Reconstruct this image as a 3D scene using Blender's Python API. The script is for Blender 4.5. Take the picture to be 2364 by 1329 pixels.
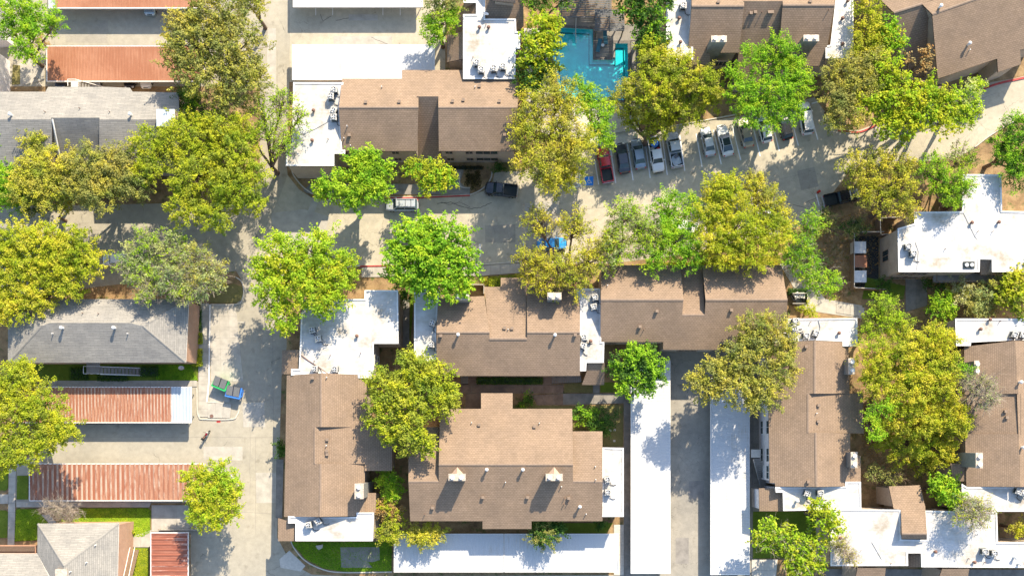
import bpy, bmesh, math, random
import numpy as np
from mathutils import Vector
R_ = math.radians
random.seed(7)
SC = bpy.context.scene
for o in list(bpy.data.objects): bpy.data.objects.remove(o)
COL = SC.collection

# ---------------------------------------------------------------- camera, sky, sun, exposure
H = 130.0                       # height of the aerial camera above the ground, metres
cam_d = bpy.data.cameras.new('camera')
cam_d.sensor_width = 36; cam_d.lens = 36*15*H/2364
cam_d.shift_y = (1015-664.5)/2364
cam_d.clip_start = 1; cam_d.clip_end = 6000
cam = bpy.data.objects.new('camera', cam_d); COL.objects.link(cam)
cam.location = (0, 0, H)
SC.camera = cam
SUN_EL, SUN_AZ = R_(35.0), R_(26)
w = bpy.data.worlds.new('World'); SC.world = w; w.use_nodes = True
nt = w.node_tree; bg = nt.nodes['Background']
sky = nt.nodes.new('ShaderNodeTexSky'); sky.sky_type = 'NISHITA'; sky.sun_disc = False
sky.sun_elevation = SUN_EL; sky.sun_rotation = SUN_AZ
nt.links.new(sky.outputs[0], bg.inputs[0]); bg.inputs[1].default_value = 0.15
sun_d = bpy.data.lights.new('sun', 'SUN'); sun_d.energy = 4.7; sun_d.angle = R_(0.6); sun_d.color = (1.0, 0.87, 0.68)
sun = bpy.data.objects.new('sun', sun_d); COL.objects.link(sun)
sv = Vector((math.sin(SUN_AZ)*math.cos(SUN_EL), math.cos(SUN_AZ)*math.cos(SUN_EL), math.sin(SUN_EL)))
sun.rotation_euler = sv.to_track_quat('Z', 'Y').to_euler(); sun.location = sv*200
SC.view_settings.view_transform = 'Standard'; SC.view_settings.look = 'None'
SC.view_settings.exposure = 1.16; SC.view_settings.gamma = 1
SC.view_settings.use_curve_mapping = False

def P(u, v, z=0.0):
    """ground-plan coordinates surveyed from the photograph: pixel (u,v) seen at height z"""
    k = (1-z/H)/15.0
    return Vector(((u-1182)*k, (1015-v)*k, z))

# ---------------------------------------------------------------- materials
MATS = {}
def newmat(name):
    m = bpy.data.materials.new(name); m.use_nodes = True
    return m, m.node_tree, m.node_tree.nodes['Principled BSDF']
def rgb(c): return (c[0], c[1], c[2], 1)
def sh(nt, t, **k):
    n = nt.nodes.new(t)
    for a, b in k.items():
        if a.startswith('i_'): n.inputs[a[2:].replace('_', ' ')].default_value = b
        else: setattr(n, a, b)
    return n
def ramp(nt, fac, stops):
    r = nt.nodes.new('ShaderNodeValToRGB')
    while len(r.color_ramp.elements) < len(stops): r.color_ramp.elements.new(0.5)
    for e, (p, c) in zip(r.color_ramp.elements, stops): e.position = p; e.color = rgb(c)
    nt.links.new(fac, r.inputs[0]); return r
def mixc(nt, a, b, fac, mode='MIX'):
    m = nt.nodes.new('ShaderNodeMix'); m.data_type = 'RGBA'; m.blend_type = mode
    for s, x in ((0, fac), (6, a), (7, b)):
        if hasattr(x, 'links'): nt.links.new(x, m.inputs[s])
        else: m.inputs[s].default_value = x if s == 0 else rgb(x)
    return m.outputs[2]
def pos(nt): return nt.nodes.new('ShaderNodeNewGeometry').outputs['Position']
def noise(nt, scale, detail=4, vec=None, rough=.6, dist=0):
    n = sh(nt, 'ShaderNodeTexNoise'); n.inputs['Scale'].default_value = scale; n.inputs['Detail'].default_value = detail
    n.inputs['Roughness'].default_value = rough; n.inputs['Distortion'].default_value = dist
    nt.links.new(vec if vec is not None else pos(nt), n.inputs['Vector']); return n.outputs['Fac']
def mapped(nt, vec, scale=(1, 1, 1), rot=(0, 0, 0)):
    m = nt.nodes.new('ShaderNodeMapping'); m.inputs['Scale'].default_value = scale; m.inputs['Rotation'].default_value = rot
    nt.links.new(vec, m.inputs[0]); return m.outputs[0]
def bump(nt, b, h, strength=.3, dist=.03):
    n = nt.nodes.new('ShaderNodeBump'); n.inputs['Strength'].default_value = strength; n.inputs['Distance'].default_value = dist
    nt.links.new(h, n.inputs['Height']); nt.links.new(n.outputs[0], b.inputs['Normal'])

def M(name, c, rough=.8, metal=0, var=.12, scale=3.0, spec=.3, fine=40):
    """plain coloured material with patchy variation and grain"""
    if name in MATS: return MATS[name]
    m, nt, b = newmat(name)
    lo = tuple(max(0, x*(1-var*1.5)) for x in c); hi = tuple(min(1, x*(1+var)) for x in c)
    r = ramp(nt, noise(nt, scale, 6), [(.3, lo), (.7, hi)])
    g = ramp(nt, noise(nt, fine, 2), [(.3, (.86, .86, .86)), (.7, (1.08, 1.08, 1.08))])
    nt.links.new(mixc(nt, r.outputs[0], g.outputs[0], 1.0, 'MULTIPLY'), b.inputs['Base Color'])
    b.inputs['Roughness'].default_value = rough; b.inputs['Metallic'].default_value = metal
    b.inputs['Specular IOR Level'].default_value = spec
    MATS[name] = m; return m

def shingle(name, c, c2, ang, row=.26, wid=.42):
    m, nt, b = newmat(name)
    v = mapped(nt, pos(nt), (1, 1, 0), (0, 0, ang))
    # slightly wavy courses
    nz = sh(nt, 'ShaderNodeTexNoise'); nz.inputs['Scale'].default_value = .9; nt.links.new(v, nz.inputs['Vector'])
    ad = nt.nodes.new('ShaderNodeMixRGB'); ad.blend_type = 'LINEAR_LIGHT'; ad.inputs[0].default_value = .05
    nt.links.new(v, ad.inputs[1]); nt.links.new(nz.outputs['Color'], ad.inputs[2])
    br = sh(nt, 'ShaderNodeTexBrick'); nt.links.new(ad.outputs[0], br.inputs['Vector'])
    br.inputs['Color1'].default_value = rgb(c); br.inputs['Color2'].default_value = rgb(c2)
    br.inputs['Mortar'].default_value = rgb(tuple(x*.58 for x in c)); br.inputs['Scale'].default_value = 1
    br.inputs['Brick Width'].default_value = wid; br.inputs['Row Height'].default_value = row
    br.inputs['Mortar Size'].default_value = .028; br.inputs['Mortar Smooth'].default_value = .6; br.inputs['Bias'].default_value = 0
    st = ramp(nt, noise(nt, .35, 5), [(.3, (.84, .84, .85)), (.7, (1.08, 1.06, 1.04))])
    sc = ramp(nt, noise(nt, 3.5, 4, mapped(nt, pos(nt), (.35, 2.2, 1), (0, 0, ang))), [(.35, (.9, .9, .9)), (.65, (1.06, 1.06, 1.06))])
    x = mixc(nt, br.outputs[0], st.outputs[0], 1, 'MULTIPLY'); x = mixc(nt, x, sc.outputs[0], 1, 'MULTIPLY')
    g = ramp(nt, noise(nt, 22, 2), [(.3, (.85, .85, .85)), (.7, (1.12, 1.12, 1.12))])
    x = mixc(nt, x, g.outputs[0], 1, 'MULTIPLY')
    nt.links.new(x, b.inputs['Base Color']); b.inputs['Roughness'].default_value = .95; b.inputs['Specular IOR Level'].default_value = .15
    bump(nt, b, br.outputs['Fac'], -.5, .03)
    MATS[name] = m; return m
BR1, BR2 = (.305, .222, .155), (.268, .195, .133)
shingle('shingle_brown_rows_ew', BR1, BR2, 0)
shingle('shingle_brown_rows_ns', BR1, BR2, math.pi/2)
shingle('shingle_brown_rows_diagonal', BR1, BR2, R_(-17))
shingle('shingle_grey_rows_ew', (.325, .31, .275), (.265, .255, .23), 0, .24, 1.1)
shingle('shingle_grey_rows_ns', (.325, .31, .275), (.265, .255, .23), math.pi/2, .24, 1.1)

def membrane():
    m, nt, b = newmat('white_roof_membrane')
    st = ramp(nt, noise(nt, .28, 7, rough=.7), [(.42, (.55, .55, .54)), (.56, (.48, .46, .415)), (.68, (.34, .29, .215))])
    s2 = ramp(nt, noise(nt, 1.4, 5, mapped(nt, pos(nt), (.4, 1.6, 1))), [(.3, (.86, .86, .86)), (.62, (1, 1, 1))])
    wv = sh(nt, 'ShaderNodeTexWave', wave_type='BANDS', bands_direction='Y'); wv.inputs['Scale'].default_value = .9; wv.inputs['Distortion'].default_value = .6
    nt.links.new(pos(nt), wv.inputs['Vector'])
    s3 = ramp(nt, wv.outputs['Fac'], [(0, (.93, .93, .93)), (.06, (1, 1, 1))])
    x = mixc(nt, st.outputs[0], s2.outputs[0], 1, 'MULTIPLY'); x = mixc(nt, x, s3.outputs[0], 1, 'MULTIPLY')
    nt.links.new(x, b.inputs['Base Color']); b.inputs['Roughness'].default_value = .6
    bump(nt, b, noise(nt, 2.0, 4), .3, .05)
    MATS['membrane'] = m
membrane()

def metal_roof(name, base, stain, amount, d='X', streak=(6, .35, 1)):
    m, nt, b = newmat(name)
    n1 = noise(nt, 1.0, 6, mapped(nt, pos(nt), streak if d == 'X' else (streak[1], streak[0], 1)), .7)
    n2 = noise(nt, .25, 4)
    ad = nt.nodes.new('ShaderNodeMath'); ad.operation = 'ADD'; nt.links.new(n1, ad.inputs[0]); nt.links.new(n2, ad.inputs[1])
    lo, hi = amount
    r = ramp(nt, ad.outputs[0], [(lo, base), (hi, stain)])
    ad.use_clamp = False
    dv = nt.nodes.new('ShaderNodeMath'); dv.operation = 'MULTIPLY'; dv.inputs[1].default_value = .5
    nt.links.new(ad.outputs[0], dv.inputs[0]); nt.links.new(dv.outputs[0], r.inputs[0])
    g = ramp(nt, noise(nt, 9, 3), [(.3, (.88, .88, .88)), (.7, (1.07, 1.07, 1.07))])
    nt.links.new(mixc(nt, r.outputs[0], g.outputs[0], 1, 'MULTIPLY'), b.inputs['Base Color'])
    b.inputs['Roughness'].default_value = .65; b.inputs['Specular IOR Level'].default_value = .3
    MATS[name] = m; return m
metal_roof('rusty_sheet', (.30, .125, .065), (.37, .175, .10), (.45, .58))
metal_roof('striped_rust_sheet', (.46, .17, .09), (.78, .62, .50), (.49, .55), 'X', (4.2, .16, 1))
metal_roof('striped_rust_sheet_ew', (.30, .10, .06), (.72, .50, .42), (.51, .56), 'Y', (3.2, .16, 1))
metal_roof('worn_cream', (.42, .31, .235), (.28, .12, .07), (.44, .56), 'X', (2, .5, 1))
metal_roof('rust_pan', (.29, .11, .06), (.40, .22, .14), (.46, .60), 'X', (3, .3, 1))
metal_roof('worn_cream_ew', (.52, .36, .30), (.26, .09, .055), (.40, .50), 'Y', (2.5, .15, 1))
metal_roof('rust_pan_ew', (.24, .08, .05), (.34, .14, .09), (.48, .62), 'Y', (3, .3, 1))
metal_roof('white_sheet', (.52, .53, .53), (.42, .39, .33), (.54, .68))
metal_roof('pale_sheet', (.44, .50, .54), (.38, .43, .47), (.45, .6))

def asphalt(name, c1, c2, crack=.5, crack_scale=.35):
    m, nt, b = newmat(name)
    r = ramp(nt, noise(nt, .12, 8, rough=.65), [(.32, c1), (.68, c2)])
    p2 = ramp(nt, noise(nt, 1.2, 6), [(.3, (.88, .88, .88)), (.7, (1.08, 1.08, 1.08))])
    g = ramp(nt, noise(nt, 30, 2), [(.25, (.80, .80, .80)), (.75, (1.16, 1.16, 1.16))])
    x = mixc(nt, r.outputs[0], p2.outputs[0], 1, 'MULTIPLY'); x = mixc(nt, x, g.outputs[0], 1, 'MULTIPLY')
    # cracks
    nz = sh(nt, 'ShaderNodeTexNoise'); nz.inputs['Scale'].default_value = .8; nz.inputs['Detail'].default_value = 5; nt.links.new(pos(nt), nz.inputs['Vector'])
    ad = nt.nodes.new('ShaderNodeMixRGB'); ad.blend_type = 'LINEAR_LIGHT'; ad.inputs[0].default_value = .8
    nt.links.new(pos(nt), ad.inputs[1]); nt.links.new(nz.outputs['Color'], ad.inputs[2])
    vo = sh(nt, 'ShaderNodeTexVoronoi', feature='DISTANCE_TO_EDGE'); vo.inputs['Scale'].default_value = crack_scale
    nt.links.new(ad.outputs[0], vo.inputs['Vector'])
    cr = ramp(nt, vo.outputs['Distance'], [(.0, (.45, .45, .45)), (.010, (1, 1, 1))])
    mk = ramp(nt, noise(nt, .18, 2), [(.34+.12*crack, (1, 1, 1)), (.42+.12*crack, (0, 0, 0))])
    x2 = mixc(nt, x, cr.outputs[0], 1, 'MULTIPLY')
    x = mixc(nt, x, x2, mk.outputs[0])
    # oil / tyre stains
    oil = ramp(nt, noise(nt, .55, 3, rough=.5), [(.63, (1, 1, 1)), (.74, (.74, .73, .72))])
    x = mixc(nt, x, oil.outputs[0], 1, 'MULTIPLY')
    nt.links.new(x, b.inputs['Base Color']); b.inputs['Roughness'].default_value = .92; b.inputs['Specular IOR Level'].default_value = .2
    bump(nt, b, noise(nt, 25, 2), .25, .02)
    MATS[name] = m; return m
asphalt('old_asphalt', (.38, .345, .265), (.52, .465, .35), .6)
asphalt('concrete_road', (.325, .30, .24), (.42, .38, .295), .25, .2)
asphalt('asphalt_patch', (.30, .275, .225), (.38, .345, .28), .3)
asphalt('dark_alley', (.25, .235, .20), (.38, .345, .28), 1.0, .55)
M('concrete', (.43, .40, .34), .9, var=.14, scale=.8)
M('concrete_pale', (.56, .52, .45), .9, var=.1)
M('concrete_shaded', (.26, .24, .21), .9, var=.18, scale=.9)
M('walk_brown', (.24, .17, .12), .9, var=.2, scale=.9)
M('kerb_concrete', (.56, .52, .44), .9, var=.1)
M('red_paint', (.42, .06, .05), .7, var=.25)
M('white_paint', (.80, .80, .78), .7, var=.08, scale=5)
M('faded_paint', (.60, .56, .48), .8, var=.1, scale=6)
M('blue_paint', (.02, .22, .72), .6, var=.12)
M('black_gravel', (.05, .05, .045), .95, var=.4)
def soil():
    m, nt, b = newmat('leaf_litter_soil')
    r = ramp(nt, noise(nt, .5, 9, rough=.75), [(.3, (.13, .085, .045)), (.5, (.30, .20, .11)), (.7, (.46, .34, .19))])
    g = ramp(nt, noise(nt, 14, 4, rough=.8), [(.35, (.55, .55, .5)), (.65, (1.3, 1.25, 1.1))])
    x = mixc(nt, r.outputs[0], g.outputs[0], 1, 'MULTIPLY')
    gr = ramp(nt, noise(nt, .9, 5), [(.55, (0, 0, 0)), (.68, (1, 1, 1))])
    x = mixc(nt, x, (.10, .12, .03), gr.outputs[0])
    nt.links.new(x, b.inputs['Base Color']); b.inputs['Roughness'].default_value = 1
    bump(nt, b, noise(nt, 12, 4), .6, .05); MATS['soil'] = m
soil()
def grass(name, a, c, d):
    m, nt, b = newmat(name)
    r = ramp(nt, noise(nt, .6, 7, rough=.7), [(.3, a), (.6, c), (.75, d)])
    g = ramp(nt, noise(nt, 20, 4, rough=.8), [(.35, (.55, .6, .5)), (.65, (1.3, 1.3, 1.2))])
    nt.links.new(mixc(nt, r.outputs[0], g.outputs[0], 1, 'MULTIPLY'), b.inputs['Base Color'])
    b.inputs['Roughness'].default_value = .95; b.inputs['Specular IOR Level'].default_value = .1
    bump(nt, b, noise(nt, 18, 3), .8, .06); MATS[name] = m
grass('lawn', (.10, .15, .02), (.16, .21, .03), (.34, .30, .13))
grass('lawn_dry', (.17, .16, .06), (.24, .20, .09), (.12, .15, .03))
def brickwall(name, c, c2, mortar):
    m, nt, b = newmat(name)
    g = nt.nodes.new('ShaderNodeNewGeometry')
    sep = nt.nodes.new('ShaderNodeSeparateXYZ'); nt.links.new(g.outputs['Position'], sep.inputs[0])
    ad = nt.nodes.new('ShaderNodeMath'); ad.operation = 'ADD'; nt.links.new(sep.outputs[0], ad.inputs[0]); nt.links.new(sep.outputs[1], ad.inputs[1])
    cb = nt.nodes.new('ShaderNodeCombineXYZ'); nt.links.new(ad.outputs[0], cb.inputs[0]); nt.links.new(sep.outputs[2], cb.inputs[1])
    br = sh(nt, 'ShaderNodeTexBrick'); nt.links.new(cb.outputs[0], br.inputs['Vector'])
    br.inputs['Color1'].default_value = rgb(c); br.inputs['Color2'].default_value = rgb(c2); br.inputs['Mortar'].default_value = rgb(mortar)
    br.inputs['Scale'].default_value = 1; br.inputs['Brick Width'].default_value = .24; br.inputs['Row Height'].default_value = .085; br.inputs['Mortar Size'].default_value = .008
    s = ramp(nt, noise(nt, .7, 5), [(.3, (.85, .85, .85)), (.7, (1.08, 1.08, 1.08))])
    nt.links.new(mixc(nt, br.outputs[0], s.outputs[0], 1, 'MULTIPLY'), b.inputs['Base Color'])
    b.inputs['Roughness'].default_value = .9; MATS[name] = m
brickwall('brick_tan', (.44, .35, .26), (.36, .28, .20), (.42, .38, .32))
brickwall('brick_orange', (.46, .25, .15), (.38, .20, .12), (.42, .35, .28))
M('wall_paint_tan', (.40, .33, .26), .85)
M('wall_white', (.66, .62, .60), .85)
M('wall_green', (.17, .19, .16), .85)
M('cap_brown', (.25, .185, .135), .9); M('cap_grey', (.27, .255, .225), .9)
M('trim_dark', (.07, .05, .04), .7)
M('trim_green', (.04, .06, .045), .6)
M('trim_white', (.74, .72, .66), .6)
M('fascia_tan', (.42, .30, .22), .8)
M('parapet_white', (.74, .73, .70), .6, var=.05)
M('wood_grey', (.15, .155, .16), .85, var=.25, scale=4)
M('wood_brown', (.24, .17, .11), .85, var=.2, scale=4)
M('wood_lattice', (.16, .12, .09), .85)
M('metal_grey', (.34, .35, .35), .45, .5)
M('metal_galv', (.62, .62, .60), .45, .4)
M('ac_beige', (.52, .50, .45), .55, .1)
M('ac_dark', (.035, .045, .045), .5, .2)
M('vent_brown', (.20, .11, .08), .6)
M('vent_white', (.78, .76, .72), .5)
M('chimney_cap', (.52, .44, .35), .6, var=.25, scale=4)
M('chimney_side', (.22, .215, .19), .85)
M('glass_dark', (.03, .05, .055), .12, spec=.8, var=.05)
M('glass_blue', (.07, .11, .13), .15, spec=.8, var=.1)
M('rubber', (.02, .02, .02), .85)
M('rim', (.55, .55, .55), .3, .8)
M('bark', (.17, .12, .085), .95, var=.25, scale=6)
M('bark_pale', (.38, .32, .25), .95, var=.25, scale=6)
M('lid_grey', (.20, .20, .19), .6, var=.08)
M('stone_pale', (.48, .44, .38), .95, var=.2)
M('red_plain', (.55, .03, .02), .5); M('orange_plain', (.7, .22, .05), .6)
M('black_plain', (.02, .02, .022), .5)
M('pool_tile', (.02, .10, .11), .4); M('pool_coping', (.17, .155, .14), .85, var=.25)
M('pool_plaster', (.40, .85, .83), .7, var=.08, scale=.6)
M('lounger_blue', (.06, .19, .24), .7)
def paint(name, c, metal=.2, rough=.25, coat=.6):
    m, nt, b = newmat(name)
    r = ramp(nt, noise(nt, 2.5, 4), [(.3, tuple(x*.93 for x in c)), (.7, c)])
    nt.links.new(r.outputs[0], b.inputs['Base Color']); b.inputs['Metallic'].default_value = metal
    b.inputs['Roughness'].default_value = rough; b.inputs['Coat Weight'].default_value = coat; b.inputs['Coat Roughness'].default_value = .08
    MATS[name] = m; return m
paint('paint_white', (.78, .78, .76), 0); paint('paint_silver', (.52, .55, .57), .3, .35); paint('paint_silver_blue', (.26, .33, .39), .45, .35)
paint('paint_dark', (.05, .06, .075), .3, .3); paint('paint_red', (.50, .012, .03), .1); paint('paint_champagne', (.42, .37, .29), .4, .35)
paint('paint_black', (.016, .018, .022), .1, .25); paint('paint_blue', (.02, .30, .72), .1, .3); paint('paint_pale_blue', (.45, .56, .60), .3)
paint('skip_green', (.03, .42, .11), 0, .5, .2); paint('skip_blue', (.05, .20, .60), 0, .5, .2)
def water():
    m, nt, b = newmat('pool_water')
    b.inputs['Base Color'].default_value = (.45, .93, .95, 1); b.inputs['Roughness'].default_value = .03
    b.inputs['Transmission Weight'].default_value = 1; b.inputs['IOR'].default_value = 1.33
    bump(nt, b, noise(nt, 2.2, 3), .12, .05)
    out = nt.nodes['Material Output']
    tr = nt.nodes.new('ShaderNodeBsdfTransparent'); tr.inputs[0].default_value = (.27, .90, .95, 1)
    mx = nt.nodes.new('ShaderNodeMixShader'); mx.inputs[0].default_value = .12
    gl = nt.nodes.new('ShaderNodeBsdfGlossy'); gl.inputs['Roughness'].default_value = .05
    nt.links.new(tr.outputs[0], mx.inputs[1]); nt.links.new(gl.outputs[0], mx.inputs[2]); nt.links.new(mx.outputs[0], out.inputs[0])
    MATS['water'] = m
water()
def leafmat(name, a, c, d, transl=.46):
    a, c, d = [tuple(min(.88, x*1.3+.006) for x in k) for k in (a, c, d)]
    m, nt, b = newmat('foliage_'+name)
    g = nt.nodes.new('ShaderNodeNewGeometry')
    r = ramp(nt, g.outputs['Random Per Island'], [(0, a), (.5, c), (1, d)])
    n = ramp(nt, noise(nt, .33, 4, rough=.7), [(.34, (.55, .70, .75)), (.5, (.95, .97, .95)), (.66, (1.25, 1.12, 1.0))])
    x = mixc(nt, r.outputs[0], n.outputs[0], 1, 'MULTIPLY')
    di = nt.nodes.new('ShaderNodeBsdfDiffuse'); tl = nt.nodes.new('ShaderNodeBsdfTranslucent')
    mx = nt.nodes.new('ShaderNodeMixShader'); mx.inputs[0].default_value = transl
    nt.links.new(x, di.inputs[0]); nt.links.new(x, tl.inputs[0])
    nt.links.new(di.outputs[0], mx.inputs[1]); nt.links.new(tl.outputs[0], mx.inputs[2])
    nt.links.new(mx.outputs[0], nt.nodes['Material Output'].inputs[0]); MATS['leaf_'+name] = m
leafmat('olive', (.22, .225, .04), (.33, .325, .05), (.44, .40, .09))
leafmat('olive_dark', (.15, .165, .045), (.25, .255, .065), (.36, .34, .11))
leafmat('yellowgreen', (.21, .265, .014), (.32, .365, .02), (.44, .44, .045))
leafmat('lime', (.17, .28, .012), (.27, .40, .02), (.40, .49, .05))
leafmat('oakgreen', (.15, .19, .02), (.23, .28, .03), (.33, .36, .06))
leafmat('green', (.11, .25, .012), (.19, .36, .02), (.30, .45, .04))
leafmat('gold', (.28, .30, .02), (.40, .395, .03), (.52, .47, .08))
leafmat('sage', (.20, .25, .07), (.31, .36, .12), (.44, .47, .20))
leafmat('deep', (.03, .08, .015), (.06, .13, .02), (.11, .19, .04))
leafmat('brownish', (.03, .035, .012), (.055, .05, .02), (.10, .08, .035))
leafmat('rusty', (.28, .15, .05), (.38, .24, .09), (.42, .33, .15))
leafmat('pale', (.30, .31, .12), (.42, .42, .20), (.55, .53, .30))

# ---------------------------------------------------------------- mesh helpers
class MB:
    """collects faces in world (or local) coordinates, builds ONE mesh object"""
    def __init__(s): s.v = []; s.f = []; s.m = []
    def add(s, verts, faces, mi=0):
        o = len(s.v); s.v += [tuple(x) for x in verts]; s.f += [tuple(i+o for i in f) for f in faces]; s.m += [mi]*len(faces); return s
    def box(s, x0, x1, y0, y1, z0, z1, mi=0):
        return s.add([(x0,y0,z0),(x1,y0,z0),(x1,y1,z0),(x0,y1,z0),(x0,y0,z1),(x1,y0,z1),(x1,y1,z1),(x0,y1,z1)],
                     [(0,3,2,1),(4,5,6,7),(0,1,5,4),(1,2,6,5),(2,3,7,6),(3,0,4,7)], mi)
    def prism(s, poly, z0, z1, mi=0, mside=None):
        n = len(poly); a = sum(poly[i][0]*poly[(i+1)%n][1]-poly[(i+1)%n][0]*poly[i][1] for i in range(n))
        if a < 0: poly = poly[::-1]
        s.add([(p[0],p[1],z1) for p in poly]+[(p[0],p[1],z0) for p in poly], [tuple(range(n)), tuple(range(2*n-1,n-1,-1))], mi)
        k = len(s.v)-2*n
        for i in range(n):
            j = (i+1)%n; s.f.append((k+j, k+i, k+n+i, k+n+j)); s.m.append(mi if mside is None else mside)
        return s
    def slab(s, pts, t, mi=0, mside=1):
        n = len(pts); a = sum(pts[i][0]*pts[(i+1)%n][1]-pts[(i+1)%n][0]*pts[i][1] for i in range(n))
        if a < 0: pts = pts[::-1]
        k = len(s.v); s.v += [tuple(p) for p in pts]+[(p[0],p[1],p[2]-t) for p in pts]
        s.f.append(tuple(range(k,k+n))); s.m.append(mi); s.f.append(tuple(range(k+2*n-1,k+n-1,-1))); s.m.append(mside)
        for i in range(n):
            j = (i+1)%n; s.f.append((k+j,k+i,k+n+i,k+n+j)); s.m.append(mside)
        return s
    def cyl(s, c, r, z0, z1, n=12, mi=0, r2=None, axis='z'):
        r2 = r if r2 is None else r2; vs = []
        for zz, rr in ((z0, r), (z1, r2)):
            for i in range(n):
                a = 2*math.pi*i/n; p = (rr*math.cos(a), rr*math.sin(a), zz)
                if axis == 'x': p = (p[2], p[0], p[1])
                elif axis == 'y': p = (p[1], p[2], p[0])
                vs.append((c[0]+p[0], c[1]+p[1], c[2]+p[2]))
        fs = [tuple(range(n,2*n)), tuple(range(n-1,-1,-1))]+[(i,(i+1)%n,n+(i+1)%n,n+i) for i in range(n)]
        return s.add(vs, fs, mi)
    def ring(s, c, ro, ri, z0, z1, n=14, mi=0):
        vs = []
        for rr, zz in ((ro,z0),(ro,z1),(ri,z1),(ri,z0)):
            for i in range(n):
                a = 2*math.pi*i/n; vs.append((c[0]+rr*math.cos(a), c[1]+rr*math.sin(a), c[2]+zz))
        fs = [(k*n+i, k*n+(i+1)%n, ((k+1)%4)*n+(i+1)%n, ((k+1)%4)*n+i) for k in range(4) for i in range(n)]
        return s.add(vs, fs, mi)
    def tube(s, pts, rad, n=6, mi=0):
        pts = [Vector(p) for p in pts]
        if not hasattr(rad, '__len__'): rad = [rad]*len(pts)
        k = len(s.v)
        for i, p in enumerate(pts):
            d = (pts[min(i+1,len(pts)-1)]-pts[max(i-1,0)]); d = d.normalized() if d.length > 1e-6 else Vector((0,0,1))
            a = d.cross(Vector((.31,.57,.76))); a.normalize(); b = d.cross(a)
            for j in range(n):
                t = 2*math.pi*j/n; s.v.append(tuple(p+(a*math.cos(t)+b*math.sin(t))*rad[i]))
        for i in range(len(pts)-1):
            for j in range(n): s.f.append((k+i*n+j, k+i*n+(j+1)%n, k+(i+1)*n+(j+1)%n, k+(i+1)*n+j)); s.m.append(mi)
        s.f.append(tuple(k+j for j in range(n-1,-1,-1))); s.m.append(mi)
        e = k+(len(pts)-1)*n; s.f.append(tuple(e+j for j in range(n))); s.m.append(mi)
        return s
    def mesh(s, name, mats, off=(0,0,0)):
        me = bpy.data.meshes.new(name)
        me.from_pydata([(v[0]-off[0], v[1]-off[1], v[2]-off[2]) for v in s.v], [], s.f)
        for m in (mats if isinstance(mats, (list, tuple)) else [mats]): me.materials.append(MATS[m])
        me.polygons.foreach_set('material_index', s.m); me.update(); return me
    def build(s, name, mats, parent=None, smooth=False, kind=None):
        off = (0,0,0)
        if parent is not None:
            off = Vector(parent.location)+(Vector(parent.parent.location) if parent.parent else Vector((0,0,0)))
        me = s.mesh(name, mats, off); o = bpy.data.objects.new(name, me); COL.objects.link(o)
        if parent is not None: o.parent = parent
        if smooth: me.polygons.foreach_set('use_smooth', [True]*len(me.polygons))
        if kind: o['kind'] = kind
        return o
def link(name, me, parent, loc=(0,0,0), rot=0, scale=None):
    o = bpy.data.objects.new(name, me); COL.objects.link(o); o.parent = parent; o.location = loc; o.rotation_euler[2] = rot
    if scale: o.scale = scale
    return o
def tag(o, label, cat, group=None):
    o['label'] = label; o['category'] = cat
    if group: o['group'] = group
    return o
def thing(name, label, cat, loc=(0,0,0), rot=0, group=None):
    o = bpy.data.objects.new(name, None); COL.objects.link(o); o.location = loc; o.rotation_euler[2] = rot
    o.empty_display_size = .3
    return tag(o, label, cat, group)
def kids(o): return [c for c in bpy.data.objects if c.parent == o]
def copy_tree(root, loc, rot, label, group=None, childmap=None):
    r = root.copy(); COL.objects.link(r); r.location = loc; r.rotation_euler[2] = rot; r['label'] = label
    if group: r['group'] = group
    for ch in childmap[root.name]:
        c = ch[0].copy(); COL.objects.link(c); c.parent = r
        for g in ch[1]:
            d = g.copy(); COL.objects.link(d); d.parent = c
    return r
def treemap(root): return {root.name: [(c, kids(c)) for c in kids(root)]}

def inside(poly, u, v):
    r = False; n = len(poly)
    for i in range(n):
        x1, y1 = poly[i][:2]; x2, y2 = poly[(i+1)%n][:2]
        if (y1 > v) != (y2 > v) and u < (x2-x1)*(v-y1)/(y2-y1)+x1: r = not r
    return r
def rayplane(u, v, pl):
    n, p0 = pl; c = Vector((0,0,H)); d = P(u,v,0)-c
    return c+d*((p0-c).dot(n)/d.dot(n))
SURF = []
def onroof(u, v):
    best = P(u, v, 0)
    for poly, pl in SURF:
        if inside(poly, u, v):
            q = rayplane(u, v, pl)
            if q.z > best.z: best = q
    return best
def solve(pts):
    """pts: (u,v[,z]); the plane through the first three with z gives the rest"""
    k = [P(*p) for p in pts if len(p) == 3]
    if len(k) < 3: raise Exception("Z "+str(pts))
    k = max(((a, b, c) for i, a in enumerate(k) for j, b in enumerate(k[i+1:], i+1) for c in k[j+1:]), key=lambda t: (t[1]-t[0]).cross(t[2]-t[0]).length)
    n = (k[1]-k[0]).cross(k[2]-k[0]).normalized(); pl = (n, k[0])
    return [rayplane(p[0], p[1], pl) for p in pts], pl
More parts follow.
